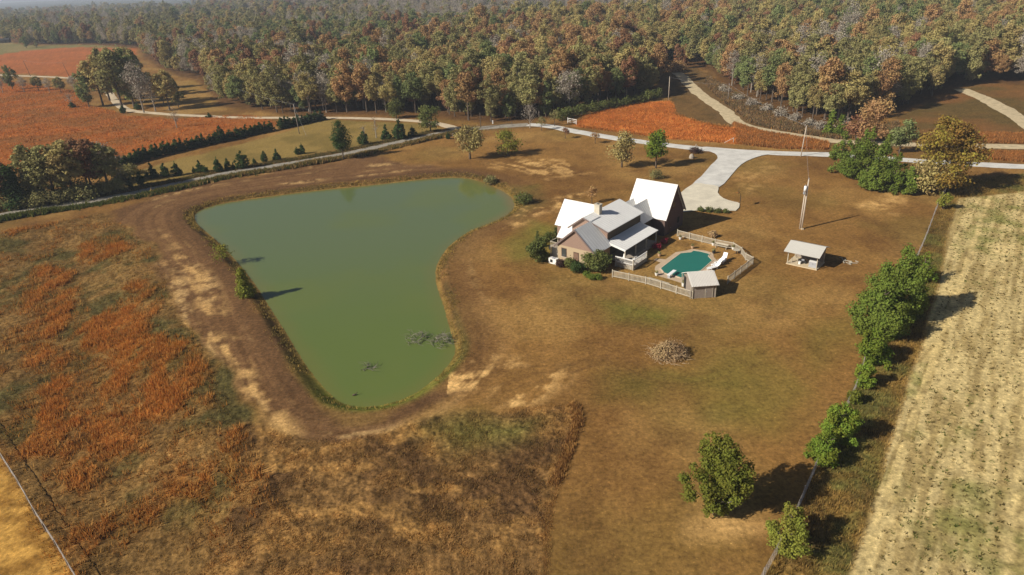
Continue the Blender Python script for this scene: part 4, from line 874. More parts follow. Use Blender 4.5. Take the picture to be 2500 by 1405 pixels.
def bench(p0, p1, label, back=True):
    d = p1-p0; L = float(np.hypot(d[0], d[1])); t = tag(empty('bench', p0, math.atan2(d[1], d[0])), label, 'bench'); MB().box((L/2, 0, .45), (L, .4, .06)).build('seat', M_wwood, t)
    for k in (.1, .9): MB().box((L*k, 0, .21), (.08, .36, .42)).build('leg', M_wwood, t)
    if back: MB().box((L/2, .2, .75), (L, .04, .3)).build('backrest', M_wwood, t)
bench(Pt(*c2(1660, 400)), Pt(*c2(1850, 440)), 'pale bench standing against the far pool fence'); bench(Pt(*c2(640, 905)), Pt(*c2(960, 1000)), 'long pale bench inside the near pool fence', False)
g = Pt(*c2(1985, 500)); t = tag(empty('garden_table', (g[0], g[1], 0)), 'round pale garden table with a curved frame by the fence gate', 'table'); MB().tube([(0, 0, .68), (0, 0, .72)], [.6, .6], 16).build('top', M_wwood, t); MB().tube([(0, 0, 0), (0, 0, .68)], [.08, .08], 6).build('leg', M_blackm, t)
MB().tube([(.4, 0, .02), (0, 0, .06), (-.4, 0, .02)], .03, 4).build('foot', M_blackm, t)

# pool shed
def build_shed():
    S = tag(empty('pool_shed', (25.5, 85.95, 0), R_(3)), 'grey weathered plank shed with a ribbed metal roof at the pool fence', 'shed')
    Wd, D = 3.3, 4.3
    MB().prism([(0, 0, -.1), (0, D, -.1), (0, D, 2.1), (0, D/2, 3.05), (0, 0, 2.1)], (Wd, 0, 0)).build('wall', M_grey_wood, S)
    for nm, y0, z0 in (('a', -.35, 2.02), ('b', D+.35, 2.02)):
        mb = MB(); p = [Vector(q) for q in ((-.3, D/2, 3.22), (Wd+.35, D/2, 3.22), (Wd+.35, y0, z0), (-.3, y0, z0))]; nr = (p[1]-p[0]).cross(p[3]-p[0]).normalized(); nr = nr if nr.z > 0 else -nr
        mb.prism([tuple(q) for q in p], tuple(-nr*.06))
        for k in range(1, 18): a = p[0].lerp(p[1], k/18)+nr*.01; b = p[3].lerp(p[2], k/18)+nr*.01; mb.bar(a, b, .07, .07)
        mb.build('roof', M_roof_shed, S)
    dr = MB().box((2.35, -.03, 1.0), (.95, .05, 1.95)).build('door', M_grey_wood, S); MB().box((2.0, -.07, 1.0), (.05, .04, .12)).build('handle', M_metal, dr)
    for x in (0.0, 1.85, 2.88, 3.3): MB().box((x, -.045, 1.0), (.09, .05, 2.05)).build('trim', M_wwood, S)
    dk = MB().box((-.02, 3.5, 1.0), (.06, .9, 1.9)).build('doorway', M_dark, S)
    for y in (.1, D-.1): MB().bar((-.25, y, 0), (-.25, y, 2.05), .1, .1).build('post', M_wwood, S)
build_shed()

# open shelter
def build_shelter():
    a = np.array([43.1, 96.6]); b = np.array([46.45, 93.65]); d = b-a; L = np.hypot(*d); rz = math.atan2(d[1], d[0])
    S = tag(empty('shelter', (*a, 0), rz), 'small open sided shelter with a pale metal gable roof on a concrete slab', 'shelter')
    MB().span((-.1, -.1, 0), (L+.1, 3.6, .12)).build('slab', M_slab, S)
    ridge, ze, zb = 3.25, 2.25, 2.5
    quad_roof('roof', [(-.5, 2.0, ridge), (L+.4, 2.0, ridge), (L+.4, -.65, ze), (-.5, -.65, ze)], .07, M_roof_dull, S)
    quad_roof('roof', [(-.5, 2.005, ridge+.003), (L+.4, 2.005, ridge+.003), (L+.4, 4.2, zb), (-.5, 4.2, zb)], .07, M_roof_dull, S)
    for x in (.05, L-.05):
        MB().bar((x, .05, .1), (x, .05, 2.4), .12, .12).build('post', M_wwood, S); MB().bar((x, 3.5, .1), (x, 3.5, 2.6), .12, .12).build('post', M_wwood, S)
        MB().prism([(x-.03, -.3, 2.32), (x-.03, 3.8, 2.5), (x-.03, 2.0, 3.15)], (.06, 0, 0)).build('gable', M_grey_wood, S)
    MB().span((.1, 3.5, .12), (L-.1, 3.56, 2.3)).build('back_wall', M_grey_wood, S)
    def loc(x, y, z=.12): c_, s_ = math.cos(rz), math.sin(rz); return (a[0]+x*c_-y*s_, a[1]+x*s_+y*c_, z)
    cb = tag(empty('metal_box', loc(L-.75, .75), rz), 'grey metal box standing on the shelter slab', 'metal box'); MB().box((0, 0, .45), (1.15, .7, .9)).build('body', M_metal, cb); MB().box((0, 0, .93), (1.2, .76, .06)).build('lid', M_roof, cb); MB().box((0, -.36, .6), (.2, .03, .05)).build('handle', M_blackm, cb)
    bk = tag(empty('bucket', loc(1.7, .7)), 'white bucket on the shelter slab beside the mower', 'bucket'); MB().tube([(0, 0, 0), (0, 0, .42)], [.17, .21], 12).build('body', M_plastic, bk); MB().tube([(-.2, 0, .4), (0, 0, .56), (.2, 0, .4)], .012, 4).build('handle', M_metal, bk)
    mw = tag(empty('lawn_mower', loc(1.9, 1.5), rz+.3), 'dark push mower parked under the shelter roof', 'lawn mower'); MB().box((0, 0, .3), (.9, .6, .22)).build('deck', M_blackm, mw); MB().box((0, 0, .52), (.4, .35, .25)).build('engine', M_metal, mw); MB().tube([(-.4, .25, .35), (-1.1, .25, 1.0), (-1.1, -.25, 1.0), (-.4, -.25, .35)], .02, 5).build('handle', M_blackm, mw)
    for sx in (-.38, .38):
        for sy in (-.34, .34): MB().tube([(sx, sy-.04, .15), (sx, sy+.04, .15)], .15, 10).build('wheel', M_blackm, mw)
    sw = tag(empty('sawhorse', loc(.85, .9), rz+.2), 'pale timber sawhorse at the open end of the shelter', 'sawhorse'); MB().bar((-.5, 0, .75), (.5, 0, .75), .1, .1).build('beam', M_wwood, sw)
    for sx in (-.4, .4):
        for sy in (-.3, .3): MB().bar((sx, sy, 0), (sx, sy*.15, .75), .06, .06).build('leg', M_wwood, sw)
build_shelter()
rng = np.random.default_rng(77); g = Pt(2073, 642); lg = tag(empty('kindling_pile', (g[0], g[1], 0)), 'scattered pale split sticks lying beside the tip of the shelter shadow', 'wood pile')
mb = MB()
for k in range(16): th = rng.uniform(0, 3.14); q = rng.normal(size=2)*.7; ln = rng.uniform(.3, .8); mb.bar((q[0]-math.cos(th)*ln/2, q[1]-math.sin(th)*ln/2, .08), (q[0]+math.cos(th)*ln/2, q[1]+math.sin(th)*ln/2, .1+rng.random()*.1), .12, .08)
mb.build('sticks', M_wwood, lg)

# ------------------------------------------------------------------ poles, wires, road furniture
def pole(px, py, hgt, label, m=M_polegrey, rad=.14, arm=False, insul=True, lean=(0, 0), name='utility_pole'):
    g = Pt(px, py); t = tag(empty(name, g), label, 'utility pole'); MB().tube([(0, 0, -.3), (lean[0]*.5, lean[1]*.5, hgt*.5), (lean[0], lean[1], hgt)], [rad, rad*.9, rad*.72], 8).build('pole', m, t, True)
    if insul: MB().tube([(0, 0, hgt), (0, 0, hgt+.25)], [.05, .07], 6).build('insulator', M_metal, t)
    if arm: MB().bar((-.9, 0, hgt-.4), (.9, 0, hgt-.4), .1, .12).build('crossarm', m, t)
    return t, g+np.array([lean[0], lean[1], hgt])
tA, topA = pole(1957, 560, 9.0, 'tall pale utility pole carrying a white transformer near the open shelter', M_pole, .15)
MB().tube([(-.32, .05, 0), (-.32, .05, 7.6)], [.13, .11], 8).build('riser_pole', M_pole, tA, True); tr = MB().tube([(-.45, -.2, 7.0), (-.45, -.2, 7.9)], [.24, .24], 12).build('transformer', M_plastic, tA, True)
MB().tube([(-.45, -.2, 7.9), (-.45, -.2, 8.15)], .06, 6).build('bushing', M_metal, tr); MB().box((-.55, -.25, 6.7), (.3, .3, .4)).build('meter_box', M_metal, tA); MB().box((0, -.2, .1), (.4, .4, .25)).build('base', M_slab, tA)
tB, topB = pole(1955, 383, 7.4, 'brown utility pole beside the white driveway, left of the pines', M_pole, .13, lean=(.35, 0))
tC, topC = pole(1632, 246, 8.0, 'utility pole at the top of the orange broomsedge patch', M_pole, .13)
tD, topD = pole(731, 327, 9.2, 'utility pole standing just behind the cedar hedgerow', M_polegrey, .14, lean=(-.3, 0))
tE, topE = pole(1174, 312, 4.6, 'short dark post pole at the bend of the gravel road', M_bark, .12, insul=False)
tF, topF = pole(1777, 246, 5.5, 'thin utility pole among the scrub beside the pale dirt road', M_polegrey, .12)
tG, topG = pole(75, 187, 9.0, 'distant leaning utility pole, the outer one of two on the orange fields', M_bark, .14, arm=True, lean=(-1.4, 0))
tH, topH = pole(171, 191, 8.5, 'distant leaning utility pole, the inner one of two on the orange fields', M_bark, .14, arm=True, lean=(-1.6, 0))
def wire(a, b, sag, label, rad=.014):
    a, b = np.array(a), np.array(b); pts = []
    for k in range(13):
        t = k/12; q = a+(b-a)*t; q[2] -= sag*4*t*(1-t); pts.append(tuple(q))
    tag(MB().tube(pts, rad, 4).build('power_line', M_metal), label, 'power line')
wire(topA, topB, .8, 'thin power line from the transformer pole to the driveway pole'); wire(topB, topF, .8, 'thin power line from the driveway pole to the pole among the scrub'); wire(topF, topC, .8, 'thin power line crossing the pale dirt road to the pole above the orange patch')
gD = Pt(748, 333); wire(topD, gD, 0, 'guy wire from the hedgerow pole down to the mown strip', .02); q = Pt(830, 322); wire(topD, q+np.array([0, 0, 4]), .4, 'thin power line from the hedgerow pole towards the big dark cedar'); q = Pt(560, 255); wire(topD, q+np.array([0, 0, 8]), .8, 'thin power line from the hedgerow pole back into the wood'); wire(topG, topH, .7, 'thin power line between the two distant leaning poles')

# basketball hoop by the apron
g = Pt(*c1(2090, 418)); bh = tag(empty('basketball_hoop', g, R_(160)), 'dark basketball hoop on a pole at the edge of the concrete apron', 'basketball hoop')
MB().tube([(0, 0, 0), (0, 0, 2.6), (.35, 0, 3.1)], .06, 6).build('pole', M_blackm, bh); MB().box((.42, 0, 3.2), (.05, 1.0, .75)).build('backboard', M_blackm, bh)
rim_ = MB(); rim_.tube([(.68+.22*math.cos(k*.5236), .22*math.sin(k*.5236), 2.95) for k in range(13)], .015, 4); rim_.build('rim', mat('orange_rim', (.5, .12, .03)), bh)
# gate, rail fence, road posts
def rail_fence(px, label, hgt=1.0, m=M_polegrey, rails=(.85,), step=4.0):
    line = W(px); o = line[0]; r = tag(empty('rail_fence', (*o, 0)), label, 'fence'); mb = MB(); seg = np.r_[0, np.cumsum(np.hypot(*np.diff(line, axis=0).T))]; n = int(seg[-1]/step); s = np.linspace(0, seg[-1], n+1); x = np.interp(s, seg, line[:, 0]); y = np.interp(s, seg, line[:, 1]); z = h(x, y)
    for k in range(n+1):
        MB().bar((x[k]-o[0], y[k]-o[1], z[k]-.2), (x[k]-o[0], y[k]-o[1], z[k]+hgt), .16, .16).build('post', m, r)
        if k < n:
            for q in rails: mb.bar((x[k]-o[0], y[k]-o[1], z[k]+q), (x[k+1]-o[0], y[k+1]-o[1], z[k+1]+q), .08, .12)
    mb.build('rail', m, r)
rail_fence([c6(525, 520), c6(610, 480), c6(780, 462), c6(920, 448), c6(1060, 420), c6(1250, 385)], 'grey post and rail fence along the bend of the gravel road')
rail_fence([c6(1930, 355), c6(2035, 375)], 'white board gate fence beside the orange broomsedge patch', 1.7, M_white, (.5, 1.0, 1.5), 2.0)
g = Pt(1698, 371); sg = tag(empty('cross_post', g), 'brown timber post with a cross arm beside the driveway junction', 'post'); MB().bar((0, 0, 0), (0, 0, 2.0), .14, .14).build('post', M_pole, sg); MB().bar((-.5, 0, 1.5), (.5, 0, 1.5), .1, .12).build('arm', M_pole, sg)
g = Pt(1688, 387); tag(MB().tube([(g[0], g[1], 0), (g[0]+.05, g[1], .6), (g[0], g[1], 1.05)], [.62, .58, .3], 9).build('boulder', mat('grey_stone', (.34, .29, .23), .9, var=.3, scale=3, bump=.4)), 'grey standing boulder on the lawn by the driveway junction', 'boulder')
shrub(1699, 373, 1.0, 3.6, 'purple', 'low_shrub', 'low wine dark shrub spread beside the driveway junction', n=1200, size=.2)
q0, q1 = Pt(1768, 351), Pt(1790, 351); br = tag(empty('fence_brace', q0), 'leaning timber fence brace at the edge of the orange patch', 'fence brace'); MB().bar((0, 0, .2), (q1[0]-q0[0], q1[1]-q0[1], 1.5), .12, .12).build('strut', M_pole, br); MB().bar((q1[0]-q0[0], q1[1]-q0[1], 0), (q1[0]-q0[0], q1[1]-q0[1], 1.6), .14, .14).build('post', M_pole, br)
g = Pt(1203, 303); mp_ = tag(empty('marker_post', g), 'small white marker post at the wood edge behind the road bend', 'marker post'); MB().box((0, 0, .5), (.35, .2, 1.0)).build('post', M_white, mp_); MB().box((0, 0, 1.05), (.42, .26, .1)).build('cap', M_white, mp_)

# wire fences
def wire_fence(px, label, hgt=1.25, step=3.6, m=M_polegrey, thick=.010, top=None):
    line = smooth_line(W(px), False, 4); o = line[0].copy(); r = tag(empty('wire_fence', (*o, 0)), label, 'fence'); seg = np.r_[0, np.cumsum(np.hypot(*np.diff(line, axis=0).T))]; n = int(seg[-1]/step); s = np.linspace(0, seg[-1], n+1)
    x = np.interp(s, seg, line[:, 0])-o[0]; y = np.interp(s, seg, line[:, 1])-o[1]; z = h(x+o[0], y+o[1]); rng = np.random.default_rng(len(px)); mb = MB()
    for k in range(n+1):
        a = rng.normal(size=2)*.04; MB().tube([(x[k], y[k], z[k]-.2), (x[k]+a[0], y[k]+a[1], z[k]+hgt+.1)], [.07, .06], 6).build('post', m, r)
    for q in np.linspace(.12, hgt, 6): mb.tube(list(zip(x, y, z+q)), thick, 4)
    s2 = np.linspace(0, seg[-1], int(seg[-1]/.6)); xx = np.interp(s2, s, x); yy = np.interp(s2, s, y); zz = np.interp(s2, s, z)
    for a, b, c in zip(xx, yy, zz): mb.bar((a, b, c+.12), (a, b, c+hgt), thick*1.2, thick*1.2)
    mb.build('mesh', mat('fence_wire', (.42, .39, .36), .6, .3), r)
    if top: MB().tube(list(zip(x, y, z+hgt+.08)), top, 5).build('top_rail', m, r)
wire_fence(FENCE_PX[::-1], 'long woven wire fence dividing the mown lawn from the pale crop field')
wire_fence([(-60,1010),(0,1112),(50,1190),(90,1262),(135,1330),(180,1405),(230,1490)], 'grey wire fence with a top rail along the straw coloured corner field', 1.0, 3.0, M_polegrey, .006, .04)

# ------------------------------------------------------------------ single trees
def big_tree(px, py, H, Wd, kind, name, label, group=None, base=.28, n=5000, size=.34, shape='broad', trunk_r=.2, limbs=6, bark=None, lean=.03, seed=None, shell=.35, k=20, lr=.26, cat='tree'):
    g = Pt(px, py); rng = np.random.default_rng(seed if seed is not None else int(px*3+py*5)); r = tag(empty(name, g), label, cat, group)
    if shape == 'broad': L = broad_lobes(rng, H, Wd, base, k, lr)
    elif shape == 'cone': L = cone_lobes(rng, H, Wd, base, k+8)
    elif shape in PROF: L = prof_lobes(rng, H, Wd, PROF[shape], k+10, lr)
    elif shape == 'oak': L = [tuple(np.array(q)+np.array([dx, dy, dz, 0, 0, 0])) for dx, dy, dz, hh, ww in ((-.2*Wd, 0, .25*H, .75*H, .6*Wd), (.2*Wd, .05*Wd, .12*H, .7*H, .58*Wd), (-.05*Wd, -.1*Wd, 0, .6*H, .62*Wd), (.05*Wd, .12*Wd, .3*H, .6*H, .5*Wd)) for q in broad_lobes(rng, hh, ww, .12, k//2, lr)]
    elif shape == 'pinex': L = pine_lobes(rng, H, Wd, base, k+4)
    crown_mesh('crown', rng, L, n, size, LEAF[kind], r, shell=shell)
    trunk(rng, H, trunk_r, lean, limbs, Wd*.32, .85, max(.12, base*.8)).build('trunk', bark or M_bark, r, True)
    return r
big_tree(1148, 389, 8.6, 7.2, 'gold', 'lawn_tree', 'golden brown lawn tree with a forked pale trunk behind the pond', n=4200, size=.36, base=.22, shell=.5, trunk_r=.28)
big_tree(1240, 381, 6.6, 7.2, 'lime', 'lawn_tree', 'thin yellow green lawn tree standing in the shadow behind the pond', n=2100, size=.34, base=.12, shell=.65)
big_tree(1518, 409, 9.0, 6.4, 'gold', 'lawn_tree', 'sparse golden green lawn tree behind the garage, the wider of a pair', n=3000, size=.34, base=.15, shell=.6)
big_tree(1601, 411, 9.2, 4.4, 'bright', 'lawn_tree', 'narrow bright green lawn tree behind the garage', n=3600, size=.34, base=.18, k=24, lr=.3)
big_tree(839, 389, 10.4, 5.6, 'cedar', 'cedar_tree', 'tall rounded dark green cedar on a bare trunk beside the gravel road', shape='eggup', base=.28, n=5200, size=.26)
for px, py, hh, ww, kd, lab in ((1380, 339, 3.2, 2.6, 'rust', 'small russet sapling between the white driveway and the lawn, next to the gate fence'), (1453, 351, 3.4, 2.8, 'orange', 'small russet sapling on the lawn edge below the orange patch'), (1322, 319, 4.2, 3.2, 'olive', 'small olive tree at the road junction'), (1354, 309, 5.2, 3.4, 'olive', 'thin olive tree beside the wood at the start of the driveway'), (1445, 497, 3.6, 2.4, 'orange', 'nearly leafless orange sapling behind the chimney')):
    big_tree(px, py, hh, ww, kd, 'young_tree', lab, n=420, size=.24, base=.3, shell=.7, trunk_r=.09)
def bare_tree(px, py, H, Wd, label, n=30, r0=.16, leaves_n=160, kind='bare', group=None):
    g = Pt(px, py); rng = np.random.default_rng(int(px+py*3)); r = tag(empty('bare_tree', g), label, 'tree', group); bare_branches(rng, H, Wd, r0, n).build('trunk', M_pale_bark, r)
    crown_mesh('crown', rng, broad_lobes(rng, H, Wd, .3, 12, .3), leaves_n, .3, LEAF[kind], r, shell=.7)
bare_tree(1294, 313, 7.2, 5.6, 'bare grey tree with upswept branches at the road junction'); bare_tree(176, 262, 6.0, 5.0, 'bare dark tree out on the orange field', leaves_n=60); bare_tree(432, 312, 7.6, 4.2, 'bare grey snag leaning by the winding lane', leaves_n=50); bare_tree(919, 337, 7.0, 2.4, 'tall bare grey snag behind the dark roadside cedars', 14, leaves_n=40, kind='rust'); bare_tree(890, 332, 4.0, 2.2, 'short bare snag behind the rounded cedar', 10, leaves_n=10)
big_tree(1052, 324, 8.4, 7.0, 'shrub', 'tall_shrub', 'tall grey green bushy tree by the orange bank at the road bend', n=2600, size=.38, base=.08, shell=.5); big_tree(968, 290, 6.2, 6.4, 'shrub', 'tall_shrub', 'grey green bushy tree at the edge of the winding lane', n=2000, size=.38, base=.08, shell=.5)
# pines and the yellow oak beyond the driveway
for px, py, hh, ww, lab in ((2050, 420, 9.5, 6.0, 'outermost pine of the cluster, nearest the driveway pole'), (2078, 436, 8.6, 6.0, 'pine at the front of the cluster nearest the lawn'), (2112, 446, 11.5, 6.6, 'tallest pine in the middle of the cluster'), (2150, 452, 10.6, 6.2, 'pine in the cluster beside the tallest pine'), (2128, 466, 6.0, 5.0, 'short bushy pine on the lawn side of the cluster'), (2180, 470, 8.0, 6.0, 'broad pine in the cluster next to the yellow oak'), (2215, 474, 5.6, 5.2, 'lowest pine of the cluster, tucked under the yellow oak'), (2098, 425, 10.0, 5.4, 'pine at the back of the cluster')):
    big_tree(px, py, hh, ww, 'pine', 'pine_tree', lab, group='pines clustered at the lawn corner', shape='pine', base=.08, n=5200, size=.28, shell=.45, k=34, lr=.13)
big_tree(2308, 470, 15.6, 15.0, 'yellow', 'oak_tree', 'large yellow leaved oak with a leaning trunk at the corner of the wire fence', n=10500, size=.36, shape='oak', base=.18, k=40, lr=.2, shell=.5, trunk_r=.38, lean=.12)
big_tree(2262, 470, 7.0, 8.5, 'gold', 'understorey_tree', 'golden brown understorey tree below the yellow oak', n=2600, size=.36, base=.05, shell=.5)
big_tree(2133, 352, 11.0, 8.8, 'orange', 'broadleaf_tree', 'russet orange tree behind the pine cluster', n=3400, size=.42, base=.12); big_tree(2088, 350, 7.0, 6.0, 'rust', 'broadleaf_tree', 'small red tree between the pines and the pale dirt road', n=1800, size=.4, base=.1)
big_tree(2195, 375, 9.0, 6.0, 'green', 'broadleaf_tree', 'thin green tree between the russet tree and the yellow oak', n=2000, size=.4, base=.1, shell=.6)
for px, py, hh, ww, lab in ((2026, 331, 6.5, 4.6, 'green cedar at the scrub edge by the dirt road, the one nearer the pole'), (2050, 332, 5.6, 4.4, 'green cedar at the scrub edge by the dirt road, the one nearer the pines')):
    big_tree(px, py, hh, ww, 'pine', 'cedar_tree', lab, shape='cone', base=.02, n=1700, size=.36)
# hedgerow of trees on the wire fence
big_tree(2178, 780, 10.4, 7.4, 'pine', 'pine_tree', 'tall bushy pine growing on the wire fence line beside the crop field', shape='pine', base=.02, n=22000, size=.22, k=64, shell=.5, lr=.15, trunk_r=.24)
big_tree(2142, 822, 7.8, 6.8, 'pine', 'pine_tree', 'second bushy pine on the wire fence line, leaning on the tallest one', shape='pine', base=.02, n=19000, size=.22, k=60, shell=.5, lr=.15)
big_tree(2250, 690, 4.6, 3.8, 'bright', 'fence_shrub', 'bright green shrub on the fence line behind the tallest fence pine', n=1800, size=.24, base=.03, shape='mass', lr=.15)
big_tree(2126, 885, 4.4, 4.4, 'bright', 'fence_shrub', 'light green vine covered shrub at the foot of the fence pines', n=7200, size=.2, base=.02, shell=.45, shape='mass', lr=.15)
big_tree(2106, 945, 3.2, 2.6, 'bright', 'fence_shrub', 'smaller vine covered shrub below the fence pines on the crop side', n=3200, size=.2, base=.02, shape='mass', lr=.15)
big_tree(2085, 985, 1.6, 1.6, 'juniper', 'fence_shrub', 'low narrow green shrub on the wire fence between two larger ones', n=2200, size=.17, base=.02)
big_tree(2045, 1078, 4.3, 4.2, 'bright', 'fence_shrub', 'round leafy shrub on the wire fence, up from the lone cedar', n=10000, size=.16, base=.02, k=44, shell=.5, shape='mass', lr=.15)
big_tree(2005, 1130, 3.4, 3.2, 'bright', 'fence_shrub', 'leafy shrub on the wire fence close below the round one', n=6500, size=.16, base=.02, k=36, shell=.5, shape='mass', lr=.15)
big_tree(1920, 1335, 4.2, 3.6, 'lime', 'fence_shrub', 'yellow green juniper on the wire fence nearest the viewer', n=9500, size=.14, base=.02, k=40, shell=.5, shape='mass', lr=.15)
big_tree(2302, 512, 3.6, 2.2, 'lime', 'fence_shrub', 'narrow yellow green shrub at the far end of the wire fence', n=1400, size=.22, base=.02)
big_tree(1745, 1256, 8.2, 5.2, 'juniper', 'cedar_tree', 'lone cedar with bare grey lower limbs on the mown lawn', shape='lone', base=.1, n=22000, size=.16, k=90, lr=.12, shell=.4, trunk_r=.17, limbs=16, bark=M_pale_bark)
# pond side
big_tree(600, 722, 4.4, 3.6, 'lime', 'pond_shrub', 'yellow green willow shrub leaning over the pond bank', n=4200, size=.2, base=.04, shape='cone', trunk_r=.08); big_tree(545, 640, 3.2, 3.8, 'lime', 'pond_shrub', 'thin see-through shrub farther along the pond bank', n=650, size=.2, base=.1, shell=.8, trunk_r=.06)
big_tree(1275, 497, 2.0, 4.4, 'shrub', 'bank_shrub', 'dark green shrub on the house side bank of the pond', n=1500, size=.24, base=.02); big_tree(1198, 452, 2.2, 3.0, 'olive', 'bank_shrub', 'olive shrub at the far tip of the pond', n=900, size=.24, base=.02)
# --- small cedars, each its own tree
def cedar_protos():
    out = []
    for k in range(4):
        rng = np.random.default_rng(60+k); r = empty('small_cedar'); crown_mesh('crown', rng, prof_lobes(rng, 4.0, 2.9, PROF['cone' if k % 2 else 'egg'], 40, .15, .12), 1700, .26, LEAF['cedar'], r)
        MB().tube([(0, 0, -.2), (0, 0, 1.0)], [.12, .08], 6).build('trunk', M_bark, r); out.append(r)
    return out
CED = cedar_protos(); _used = set()
def cedar(px, py, hgt, wid, label, group, seed):
    k = seed % 4; o = CED[k] if k not in _used else copy_tree(CED[k]); _used.add(k); g = Pt(px, py); o.location = g; o.rotation_euler = (0, 0, seed*1.7); o.scale = (wid/2.7, wid/2.7, hgt/4.0); tag(o, label, 'cedar', group)
line = smooth_line([(296,410),(350,392),(430,372),(500,356),(600,334),(690,314),(742,303),(792,292)], False, 6); seg = np.r_[0, np.cumsum(np.hypot(*np.diff(line, axis=0).T))]; rng = np.random.default_rng(3)
WLn = W(line); segw = np.r_[0, np.cumsum(np.hypot(*np.diff(WLn, axis=0).T))]; nC = int(segw[-1]/1.75)
for k in range(nC):
    s_ = segw[-1]*(k+.5*rng.random())/nC; qx = np.interp(s_, segw, line[:, 0]); qy = np.interp(s_, segw, line[:, 1])
    if 668 < qx < 680: continue
    hh = rng.uniform(2.9, 4.2)*(1.25 if rng.random() < .1 else 1); cedar(qx, qy, hh, rng.uniform(2.9, 3.7), 'dark green cedar in the long unbroken hedgerow beside the mown strip', 'cedars of the long hedgerow', k)
small = [(317,459,437),(346,452,423),(373,434,401),(405,433,400),(433,429,396),(475,423,408),(489,421,393),(502,422,404),(534,420,385),(558,415,388),(571,414,397),(593,412,369),(622,401,386),(647,396,370),(677,391,364),(726,378,359),(739,376,350),(889,354,321),(944,340,304),(976,340,292),(1008,334,307),(1094,340,324)]
for k, (px, py, ty) in enumerate(small):
    g = Pt(px, py); hh = (py-ty)/1.03/(FPX/np.linalg.norm(g-np.array([0, 0, CAMZ]))); 
    if px < 800: cedar(px, py, hh, hh*rng.uniform(.62, .85), 'small dark green cedar standing alone between the mown strip and the gravel road', 'small cedars along the gravel road', k+1)
    else: cedar(px, py, hh, hh*rng.uniform(.7, .95), {889: 'squat blue green cedar beside the tall rounded cedar', 944: 'dark cedar in the roadside trio, nearest the snag', 976: 'tallest dark cedar in the roadside trio', 1008: 'shortest dark cedar in the roadside trio', 1094: 'round dark cedar on its own by the rail fence'}[px], 'dark cedars near the road bend', k+1)
for k, (px, py, hh, ww, lab) in enumerate(((148, 362, 2.6, 5.4, 'dark green spreading cedar alone on the orange field'), (177, 263, 2.6, 3.0, 'dark cedar at the foot of the bare tree'), (302, 277, 3.0, 3.0, 'dark cedar below the grove by the lane'), (510, 287, 1.8, 2.4, 'tiny dark cedar by the lane on the orange field'), (338, 268, 2.8, 3.4, 'dark cedar in the shade of the grove'))): cedar(px, py, hh, ww, lab, 'lone cedars on the orange field', k)
# --- groups of broadleaf trees at left: copies of the woodland kinds
def grove(items, where, group):
    rng = np.random.default_rng(len(items))
    for px, py, ty, kd, wid in items:
        g = Pt(px, py); hgt = (py-ty)/1.05/(FPX/np.linalg.norm(g-np.array([0, 0, CAMZ]))); v = VARS[kd][int(rng.integers(len(VARS[kd])))]; sc = hgt/KINDS[v][1]
        woodland_tree(v, g[0], g[1], sc*wid, rng.uniform(0, 6.28), f'{CN[kd]} tree {where}', f'{CN[kd]} trees {where}', 1/wid)
grove([(-20,515,400,'rust',1.15),(20,500,408,'rust',1.2),(95,495,375,'olive',1.25),(140,490,366,'olive',1.2),(185,485,358,'gold',1.2),(230,476,350,'rust',1.25),(270,470,356,'olive',1.2),(160,470,372,'olive',1.2),(215,455,345,'rust',1.2),(262,450,352,'bare',1.2),(110,470,380,'olive',1.2),(-50,480,392,'olive',1.2),(292,462,372,'bare',1.2)], 'in the shaded row above the gravel road', '')
for px, py, hh, ww in ((-10, 512, 3.0, 7), (35, 508, 3.4, 6), (75, 506, 2.6, 6), (118, 500, 3.2, 7), (160, 494, 2.8, 6), (205, 486, 3.4, 7), (248, 478, 3.0, 6), (285, 470, 3.2, 5), (180, 470, 4.0, 8), (90, 485, 4.0, 8), (300, 440, 2.6, 5), (320, 425, 2.4, 5)):
    shrub(px, py, hh, ww, 'olive', 'thicket_bush', 'olive brown undergrowth bush below the shaded trees above the gravel road', group='undergrowth bushes above the gravel road', n=1100, size=.34)
big_tree(48, 508, 9.5, 6.6, 'cedar', 'cedar_tree', 'dark cedar standing among the russet trees above the gravel road', shape='cone', base=.02, n=3600, size=.36)
grove([(218,262,188,'green',.9),(252,258,152,'gold',1),(268,246,140,'olive',1),(300,268,138,'olive',1.05),(328,262,140,'green',1),(352,276,165,'bare',1),(380,272,195,'bare',1.1),(415,270,180,'gold',1.05),(290,238,138,'olive',1.1),(322,222,128,'gold',1),(345,240,140,'olive',1),(400,255,190,'olive',1),(436,262,200,'olive',.9)], 'in the open grove beside the winding lane', '')
grove([(8,228,190,'bare',1.3),(32,220,172,'green',.8),(60,226,195,'bare',1.4),(95,222,192,'olive',1.4),(122,226,196,'bare',1.4),(150,228,194,'olive',1.3),(184,226,190,'bare',1.3)], 'in the scrubby belt between the orange fields', '')
grove([(65,118,95,'green',1.0),(18,104,80,'olive',1.1),(90,117,103,'olive',1.1)], 'by the far farmstead', '')
grove([(1655,170,108,'rust',.9),(1672,160,112,'rust',1.0)], 'at the far end of the pale dirt road', '')
for px, py, ww, lab in ((2060, 322, 3.5, ''), (2000, 322, 3, ''), (1975, 312, 3, ''), (1940, 300, 3, ''), (1905, 288, 3, ''), (1870, 276, 3.2, ''), (1835, 262, 3, ''), (1800, 246, 3, ''), (1770, 226, 3, '')):
    shrub(px, py, rng.uniform(2.0, 3.2), ww*1.5, 'bare', 'scrub_bush', 'grey leafless scrub bush at the foot of the wooded slope', group='scrub bushes along the wooded slope', n=700, size=.3, shell=.6)
